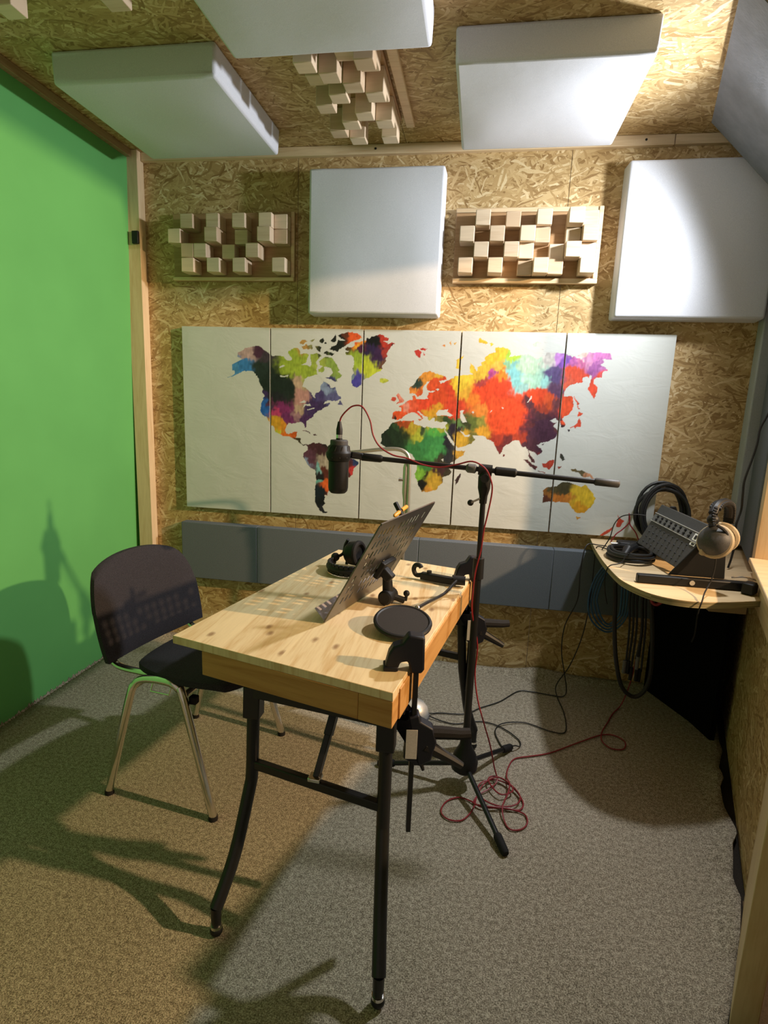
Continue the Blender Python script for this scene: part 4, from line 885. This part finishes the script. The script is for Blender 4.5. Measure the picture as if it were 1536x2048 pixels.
MB().tube([pj+bd*.03, pj+bd*.034, pj+bd*.095, pj+bd*.10], [.010, .0145, .0145, .010], 14).build('boom_collar', M_['black_plastic'], bm_)

mc = thing('microphone', 'black studio microphone hanging upside down from the boom arm', 'microphone', (-.452, 1.83, 1.045))
mx = Matrix.Translation((-.452, 1.83, 0))
MB().lathe([(.0, 1.043), (.024, 1.043), (.031, 1.050), (.0335, 1.062), (.0335, 1.14), (.034, 1.15), (.030, 1.155), (.0, 1.155)], mx, 28).build('body', M_['black_plastic'], mc)
MB().lathe([(.0, 1.152), (.036, 1.152), (.040, 1.160), (.043, 1.170), (.043, 1.178), (.037, 1.186), (.034, 1.20), (.030, 1.204), (.0, 1.204)], mx, 24).build('shock_mount', M_['black_plastic'], mc)
MB().lathe([(.0, 1.195), (.0285, 1.195), (.0295, 1.20), (.0295, 1.217), (.027, 1.220), (.0, 1.220)], mx, 28).build('top_ring', M_['grey_plastic'], mc)
for k in range(10):
    a = 2*math.pi*k/10
    MB().tube([(-.452+.041*math.cos(a), 1.83+.041*math.sin(a), 1.162), (-.452+.034*math.cos(a+.3), 1.83+.034*math.sin(a+.3), 1.200)], .0018, 5).build('elastic_cord', M_['black_cable'], mc)
MB().bar((-.412, 1.834, 1.172), (-.375, 1.848, 1.168), .022, .022).build('mount_arm', M_['black_plastic'], mc, .004)
MB().lathe([(.0, 1.218), (.0105, 1.218), (.0105, 1.226), (.0, 1.226)], mx, 18).build('socket', M_['black_plastic'], mc)
MB().lathe([(.0, 1.225), (.0102, 1.225), (.0105, 1.232), (.0102, 1.238), (.0, 1.238)], mx, 18).build('connector_band', M_['chrome'], mc)
MB().lathe([(.0, 1.237), (.0105, 1.237), (.0105, 1.255), (.0088, 1.262), (.0055, 1.280), (.0, 1.280)], mx, 18).build('connector', M_['black_plastic'], mc)

def cable(name, pts, r, mat, label, cat='cable', k=6, n=7, group=None):
    o = MB().tube(smoothpath(pts, k), r, n).build(name, M_[mat])
    return tag(o, label, cat, group)
zc = .0055
P_ = [(-.452, 1.83, 1.278), (-.445, 1.825, 1.295), (-.428, 1.82, 1.315), (-.405, 1.82, 1.332), (-.375, 1.82, 1.330), (-.349, 1.82, 1.289), (-.337, 1.82, 1.242), (-.313, 1.82, 1.205), (-.27, 1.822, 1.180),
      (-.223, 1.828, 1.171), (-.172, 1.830, 1.153), (-.115, 1.834, 1.147), (-.059, 1.832, 1.160), (-.012, 1.828, 1.172), (.029, 1.824, 1.152), (.050, 1.822, 1.115), (.056, 1.83, 1.076), (.047, 1.83, 1.001), (.039, 1.828, .951), (.034, 1.826, .883),
      (.022, 1.826, .814), (.018, 1.83, .744), (.020, 1.835, .663), (.046, 1.86, .538), (.045, 1.87, .426), (.060, 1.87, .333), (.084, 1.89, .246), (.118, 1.90, .141), (.140, 1.905, .05), (.152, 1.88, .014),
      (.12, 1.83, .012), (.085, 1.80, zc), (.07, 1.755, zc), (.10, 1.735, .016), (.17, 1.742, .014), (.225, 1.755, zc), (.238, 1.80, zc), (.205, 1.86, .012), (.155, 1.885, .014), (.11, 1.875, .012), (.085, 1.835, .012), (.10, 1.775, .012),
      (.16, 1.752, .010), (.215, 1.77, .014), (.228, 1.82, .014), (.19, 1.875, .018), (.145, 1.90, .018), (.12, 1.875, .02), (.135, 1.83, .02), (.165, 1.80, .02), (.205, 1.83, .02), (.19, 1.87, .022), (.15, 1.89, .022), (.105, 1.85, .018),
      (.08, 1.79, zc), (.072, 1.74, zc), (.052, 1.69, zc), (.025, 1.66, zc), (-.015, 1.66, zc), (-.038, 1.69, zc), (-.025, 1.74, zc), (.015, 1.772, zc), (.055, 1.765, zc), (.10, 1.735, .010), (.17, 1.748, .008), (.235, 1.74, zc), (.246, 1.70, zc), (.225, 1.665, zc), (.19, 1.655, zc), (.172, 1.685, zc),
      (.165, 1.74, .018), (.185, 1.80, .024), (.195, 1.86, .024), (.188, 1.925, zc), (.200, 1.99, zc), (.226, 2.043, zc), (.286, 2.072, zc), (.367, 2.113, zc), (.476, 2.2, zc), (.591, 2.288, zc), (.65, 2.30, zc), (.684, 2.262, zc), (.665, 2.205, zc), (.615, 2.20, zc), (.588, 2.235, .012), (.60, 2.301, .012), (.645, 2.40, zc), (.683, 2.48, zc), (.74, 2.56, .02), (.755, 2.52, .16), (.742, 2.45, .30)]
cable('microphone_cable', P_, .0027, 'red_cable', 'long red microphone cable running down the stand into a tangle on the carpet', k=5)
cable('floor_cord', [(-.128, 2.285, .012), (-.11, 2.30, zc), (-.084, 2.31, zc), (.026, 2.327, zc), (.092, 2.394, zc), (.183, 2.474, zc), (.27, 2.589, zc), (.33, 2.603, zc), (.422, 2.591, zc), (.48, 2.59, zc), (.498, 2.61, .03), (.478, 2.60, .123), (.455, 2.60, .235), (.459, 2.60, .36), (.502, 2.6, .487), (.502, 2.6, .607), (.506, 2.6, .70), (.525, 2.62, .748), (.575, 2.64, .744), (.61, 2.63, .744)], .0026, 'black_cable', 'thin dark cord hanging from the shelf corner and crossing the carpet to the foot switch')
cable('floor_cord', [(-.127, 2.262, .012), (-.07, 2.245, zc), (-.01, 2.238, zc), (.092, 2.281, zc), (.176, 2.257, zc), (.245, 2.183, zc), (.251, 2.132, zc), (.225, 2.098, .026), (.190, 2.105, zc), (.172, 2.131, zc), (.154, 2.218, zc), (.187, 2.275, .012), (.285, 2.314, zc), (.385, 2.271, zc), (.448, 2.281, zc), (.465, 2.429, zc), (.451, 2.584, .012), (.454, 2.63, .045), (.504, 2.62, .155), (.546, 2.62, .312), (.562, 2.62, .486), (.562, 2.62, .66), (.560, 2.6, .742), (.60, 2.57, .745), (.64, 2.55, .75)], .0026, 'black_cable', 'thin dark cord looping around the foot of the microphone stand and up to the shelf')

# ------------------------------------------------------------------ chrome stand behind the table
cs = thing('chrome_stand', 'slim chrome stand with bent arm standing behind the table', 'stand', (-.28, 2.42, 0))
MB().tube(smoothpath([(-.548, 2.42, 1.127), (-.481, 2.42, 1.137), (-.415, 2.42, 1.147), (-.35, 2.42, 1.152), (-.312, 2.42, 1.145), (-.291, 2.42, 1.125), (-.284, 2.42, 1.086), (-.282, 2.42, 1.00), (-.281, 2.42, .78)], 6), .0085, 12).build('bent_arm', M_['steel'], cs)
MB().tube([(-.300, 2.425, 1.092), (-.300, 2.425, 1.075), (-.300, 2.425, .965), (-.297, 2.425, .93), (-.295, 2.425, .14)], [.007, .0115, .0115, .009, .009], 12).build('upright', M_['steel'], cs)
MB().tube([(-.305, 2.422, 1.02), (-.328, 2.42, 1.022)], [.006, .009], 10).build('thumb_screw', M_['chrome'], cs)
MB().lathe([(.0, .0), (.10, .0), (.10, .008), (.03, .02), (.014, .03), (.012, .16), (.0, .16)], Matrix.Translation((-.295, 2.425, .0008)), 28).build('round_base', M_['black_metal'], cs)
# ------------------------------------------------------------------ corner shelf
SZ = .737
sh = thing('corner_shelf', 'pale plywood corner shelf with a curved front edge in the right corner', 'shelf', (.85, 2.4, SZ))
fr_ = [(.573, WB-.002), (.553, 2.60), (.545, 2.40), (.546, 2.28), (.550, 2.18), (.558, 2.115), (.578, 2.055), (.61, 1.995), (.65, 1.957), (.70, 1.938), (.764, 1.935), (.867, 1.962), (.975, 2.005)]
fr_ = [tuple(p)[:2] for p in smoothpath([(p[0], p[1], 0) for p in fr_], 3)]
outl = fr_ + [(wall_x(2.02)-.004, 2.02), (wall_x(WB)-.006, WB-.002)]
MB().prism(outl[::-1] if False else outl, SZ-.0025, SZ).build('shelf_top', M_['shelf'], sh)
MB().prism(outl, SZ-.0225, SZ-.0026).build('plywood_core', M_['ply_edge'], sh)
MB().box(.86, .985, 2.10, 2.125, SZ-.085, SZ-.0227).build('support_block', M_['pine_dull'], sh, .002)
MB().box(.62, 1.18, WB-.045, WB-.0596+.0575, SZ-.06, SZ-.0227).build('wall_batten', M_['pine_dull'], sh, .002)

# black cloth covered box under the shelf
mb = MB().prism([(.885, WB-.07), (.905, 2.75), (1.01, 2.50), (1.045, 2.362), (1.066, 2.362), (1.16, WB-.07)], .0015, SZ-.075)
o = mb.build('storage_box', M_['dark_void'], None, .006); tag(o, 'black cloth covered box standing under the corner shelf', 'box')

# tilted mixer on its stand
mt_ = thing('mixer_stand', 'black angled desktop stand carrying the mixer on the corner shelf', 'stand', (.80, 2.3, SZ))
MB().bar((.606, 2.112, SZ+.0165), (.985, 2.112, SZ+.0165), .03, .031).build('base_bar', M_['black_plastic'], mt_, .004)
MB().bar((.70, 2.60, SZ+.0165), (1.04, 2.60, SZ+.0165), .03, .031).build('base_bar', M_['black_plastic'], mt_, .004)
MB().cyl((.79, 2.094, SZ+.017), (.79, 2.099, SZ+.017), .009, n=14).build('bolt', M_['silver'], mt_)
mt4 = Matrix(((1,0,0,0),(0,0,-1,0),(0,1,0,0),(0,0,0,1)))
for y in (2.13, 2.592):
    MB().prism([(.715, SZ+.034), (.905, SZ+.034), (.895, SZ+.15), (.865, SZ+.215), (.845, SZ+.215)], -y, -y+.010, mt4).build('side_plate', M_['black_plastic'], mt_, .003)
MB().bar((.955, 2.088, SZ+.0215), (.985, 2.062, SZ+.0215), .05, .040).build('end_block', M_['black_plastic'], mt_, .006)
MB().tube([(.93, 2.13, SZ+.04), (.96, 2.12, SZ+.047), (.985, 2.12, SZ+.047), (1.005, 2.105, SZ+.042)], .003, 8).build('wire_clip', M_['chrome'], mt_)

mxr = thing('audio_mixer', 'dark grey audio mixer tilted on its stand, jack row and knobs facing left', 'mixer', (.775, 2.4, SZ))
A0 = Vector((.770, 2.165, SZ+.040)); wv = Vector((-.055, .42, .008)); wv = wv.normalized(); hv = Vector((.42, .06, .90)); hv = (hv - wv*hv.dot(wv)).normalized(); nv = hv.cross(wv).normalized()
if nv.x > 0: nv = -nv
MW, MH = .40, .195
T4 = Matrix((wv, hv, nv)).transposed().to_4x4(); T4.translation = A0
def mx_(mb, nm, mat, **k): return mb.build(nm, M_[mat], mxr, **k)
mx_(MB().box(0, MW, 0, MH, -.042, 0, T4), 'case', 'grey_plastic', bevel=.003)
mx_(MB().box(.004, MW-.004, .118, .150, .0005, .004, T4), 'jack_strip', 'mid_plastic', bevel=.001)
mx_(MB().box(.004, MW-.004, .114, .117, .0005, .006, T4), 'ridge', 'silver')
mx_(MB().box(.004, MW-.004, .151, .154, .0005, .006, T4), 'ridge', 'silver')
mx_(MB().box(.010, .045, .100, .113, .0005, .0035, T4), 'label_plate', 'white_lbl')
mx_(MB().box(.016, .034, .103, .110, .0036, .0045, T4), 'label_mark', 'black_plastic')
mx_(MB().box(.012, .044, .120, .147, .0042, .0062, T4), 'label_plate', 'white_lbl')
mx_(MB().box(.020, .034, .126, .141, .0063, .0075, T4), 'label_mark', 'black_plastic')
for i in range(8):
    for vv in (.126, .141):
        c = T4 @ Vector((.075+i*.04, vv, .0042)); e = T4 @ Vector((.075+i*.04, vv, .0095))
        mx_(MB().cyl(c, e, .0058, .0052, 12), 'jack_socket', 'black_plastic')
for r_, vv in enumerate((.022, .046, .070, .094)):
    for i in range(9):
        uu = .06+i*.0375
        c = T4 @ Vector((uu, vv, .0005)); e = T4 @ Vector((uu, vv, .0055))
        mx_(MB().cyl(c, e, .0036, .003, 10), 'knob', 'grey_plastic')
mx_(MB().ball(T4 @ Vector((.012, .012, .003)), .004, 8), 'screw', 'chrome'); mx_(MB().ball(T4 @ Vector((.008, MH-.01, .003)), .004, 8), 'screw', 'chrome')

# headphones hung on the mixer stand
h2 = thing('headphones', 'dark headphones with cream ear pads propped against the mixer stand', 'headphones', (.86, 2.06, SZ))
def cupset(c, axis, r, cupmat, padmat):
    tm = Matrix.Translation(c) @ Vector(axis).normalized().to_track_quat('Z', 'Y').to_matrix().to_4x4()
    MB().lathe([(.0, .034), (r*.5, .030), (r*.82, .016), (r*.95, 0), (r*.9, -.010), (.0, -.010)][::-1], tm, 28).build('ear_cup', M_[cupmat], h2)
    MB().tube([tm @ Vector((r*.86*math.cos(i*math.pi/14), r*.86*math.sin(i*math.pi/14), -.017)) for i in range(28)], .0135, 8, True).build('ear_pad', M_[padmat], h2)
c1 = Vector((.832, 2.078, .918)); c2 = Vector((.925, 2.235, .905))
cupset(c1, (-.62, -.70, .30), .056, 'grey_plastic', 'cream')
cupset(c2, (.5, .8, .1), .052, 'grey_plastic', 'cream')
MB().box(.797, .822, 2.074, 2.098, .862, .888).build('pad_rest', M_['cream'], h2, .003)
hb = smoothpath([c1+Vector((-.012, -.004, .050)), c1+Vector((-.012, .010, .085)), c1+Vector((.012, .04, .118)), c1+Vector((.050, .08, .125)), c1+Vector((.085, .12, .108)), c2+Vector((.012, .0, .07)), c2+Vector((.014, .004, .03))], 5)
mb = MB()
for q0, q1 in zip(hb[:-1], hb[1:]): mb.bar(q0, q1, .038, .014, (.3, .3, 1))
mb.build('headband', M_['black_plastic'], h2, .003)
MB().tube(hb[6:-6], .015, 10).build('padding', M_['black_plastic'], h2)
MB().ball(c1+Vector((-.010, .004, .072)), .020, 12).build('hinge', M_['black_plastic'], h2)
MB().tube(smoothpath([c1+Vector((-.004, -.02, .058)), c1+Vector((.022, -.026, .04)), c1+Vector((.046, -.014, .0))], 4), .005, 8).build('yoke', M_['black_plastic'], h2)

# coil of thick black cable leaning on the back wall
mb = MB(); rng = random.Random(5)
pts = []
for i in range(7*28+1):
    a = 2*math.pi*i/28; lp = i/28
    rx = .098 + .012*math.sin(lp*1.7) + .006*math.sin(lp*5.1); rz_ = .125 + .010*math.cos(lp*2.3)
    pts.append((.855 + rx*math.cos(a) + .01*math.sin(lp*3), 2.73 - .030*math.sin(lp*2.1) - .05*(.0-math.sin(a))*.0 + (.05 if False else 0) - .035*(1-math.sin(a))*.5, .895 + rz_*math.sin(a) + .006*math.sin(lp*2.7)))
o = MB().tube(pts, .0075, 8).build('cable_coil', M_['black_cable']); tag(o, 'coil of thick black cable leaning on the back wall behind the mixer', 'cable')
# small pile on the shelf corner
bx_ = thing('cable_bundle', 'bundled black cable in shiny wrap on the left end of the shelf', 'cable', (.66, 2.46, SZ))
pts = []
for i in range(6*24+1):
    a = 2*math.pi*i/24; lp = i/24
    pts.append((.665 + (.072+.008*math.sin(lp*2))*math.cos(a)*1.15, 2.445 + (.10+.01*math.cos(lp*3))*math.sin(a), SZ+.007+.006*lp + .002*math.sin(a*3)))
MB().tube(pts, .0062, 8).build('coil', M_['black_cable'], bx_)
MB().tube([(.62, 2.37, SZ+.03), (.64, 2.40, SZ+.052), (.68, 2.47, SZ+.05), (.71, 2.53, SZ+.03)], [.012, .02, .02, .012], 10).build('wrap', M_['black_plastic'], bx_)
ad = thing('power_adapter', 'small black power adapter with silver plug at the back of the shelf', 'adapter', (.66, 2.62, SZ))
MB().box(.655, .745, 2.60, 2.66, SZ+.001, SZ+.036).build('adapter_body', M_['black_plastic'], ad, .006)
MB().cyl((.655, 2.63, SZ+.02), (.625, 2.628, SZ+.02), .008, n=12).build('plug', M_['chrome'], ad)
cable('upright_red_cable', [(.64, 2.70, SZ+.008), (.66, 2.70, SZ+.05), (.69, 2.71, SZ+.075), (.715, 2.71, SZ+.11), (.71, 2.71, SZ+.15), (.72, 2.715, SZ+.10), (.75, 2.71, SZ+.06), (.77, 2.70, SZ+.01)], .003, 'red_cable', 'short red cord sticking up at the back of the shelf')
cable('thin_cord', [(.575, 2.56, SZ+.005), (.60, 2.55, .80), (.612, 2.55, .862), (.64, 2.55, .900), (.688, 2.53, .915), (.73, 2.52, .915)], .0024, 'black_cable', 'thin black cord arching from the shelf end to the mixer')
cable('thin_cord', [(.64, 2.36, SZ+.05), (.618, 2.32, .795), (.596, 2.30, .757), (.55, 2.29, .742), (.538, 2.29, .70), (.543, 2.29, .64), (.56, 2.30, .58)], .0024, 'black_cable', 'thin black cord hanging over the curved front of the shelf')
cable('thin_cord', [(.850, 2.085, .868), (.842, 2.06, .83), (.825, 2.03, .79), (.79, 1.98, .757), (.765, 1.928, .742), (.755, 1.921, .70), (.757, 1.925, .63), (.78, 2.0, .57)], .0024, 'rubber', 'thin brown cord running from the headphones over the front edge of the shelf')
cable('wall_cord', [(1.10, 2.40, 1.40), (1.085, 2.41, 1.345), (1.072, 2.415, 1.30), (1.068, 2.41, 1.248), (1.06, 2.41, 1.189), (1.044, 2.41, 1.10), (1.046, 2.41, 1.04), (1.053, 2.42, .98), (1.039, 2.41, .917), (1.05, 2.42, .856), (1.042, 2.41, .793), (1.03, 2.40, SZ+.006)], .0042, 'black_cable', 'black cord hanging down the dark foam on the right wall')
cable('hanging_cable', [(.60, 2.32, SZ-.027), (.582, 2.30, .68), (.590, 2.30, .60), (.600, 2.30, .48), (.621, 2.30, .344), (.655, 2.30, .232), (.706, 2.30, .190), (.747, 2.30, .226), (.760, 2.30, .315), (.745, 2.30, .487), (.720, 2.30, .64), (.72, 2.31, SZ-.027)], .0088, 'black_cable', 'thick black cable hanging in a long loop under the shelf')
for k, (dx, dz) in enumerate(((0, 0), (.012, .012), (.024, .026), (.036, .038))):
    P_ = [(.66+dx*.3, 2.64, SZ-.03), (.624+dx, 2.63, .671-dz*.2), (.576+dx, 2.62, .600), (.556+dx, 2.62, .509), (.562+dx, 2.62, .424+dz), (.596+dx*.7, 2.62, .367+dz), (.655, 2.62, .338+dz), (.71-dx*.5, 2.62, .38+dz), (.735-dx, 2.62, .46), (.73-dx, 2.63, .60), (.70-dx*.5, 2.64, SZ-.03)]
    cable('blue_cable', P_, .0042, 'blue_cable', ['outermost loop of blue network cable hanging under the left end of the shelf', 'second loop of blue network cable from the left under the shelf', 'third loop of blue network cable from the left under the shelf', 'innermost loop of blue network cable hanging under the shelf'][k], group='blue cable loops')
hg = thing('hanging_cables', 'bunch of black cables with silver plugs hanging under the middle of the shelf', 'cable', (.72, 2.40, .5))
rng = random.Random(11)
for k in range(6):
    x = .675+.014*k; zb = .27+rng.uniform(-.02, .08); y = 2.38+rng.uniform(-.02, .03)
    MB().tube(smoothpath([(x+.01, y, SZ-.024), (x-.006, y, .6), (x+.01, y+.01, .45), (x+rng.uniform(-.005, .012), y, zb)], 5), .0045, 7).build('hanging_lead', M_['black_cable'], hg)
    MB().cyl((x+.006, y, zb+.012), (x+.006, y, zb-.045), .008, .0075, 12).build('plug', M_['black_plastic'] if k % 3 else M_['mid_plastic'], hg)
rd = MB().tube(smoothpath([(.76, 2.20, SZ-.026), (.745, 2.20, .66), (.72, 2.21, .625), (.70, 2.22, .64), (.705, 2.22, SZ-.026)], 6), .006, 8).build('red_loop', M_['red_cable']); tag(rd, 'dark red cable loop hanging under the curved shelf edge', 'cable')
# small dark clip on the corner batten
cpn = MB().box(-1.758, -1.724, 2.752, 2.7665, 2.075, 2.135).build('corner_clip', M_['black_plastic'], None, .003); tag(cpn, 'small black clip on the pale corner batten beside the green wall', 'clip')
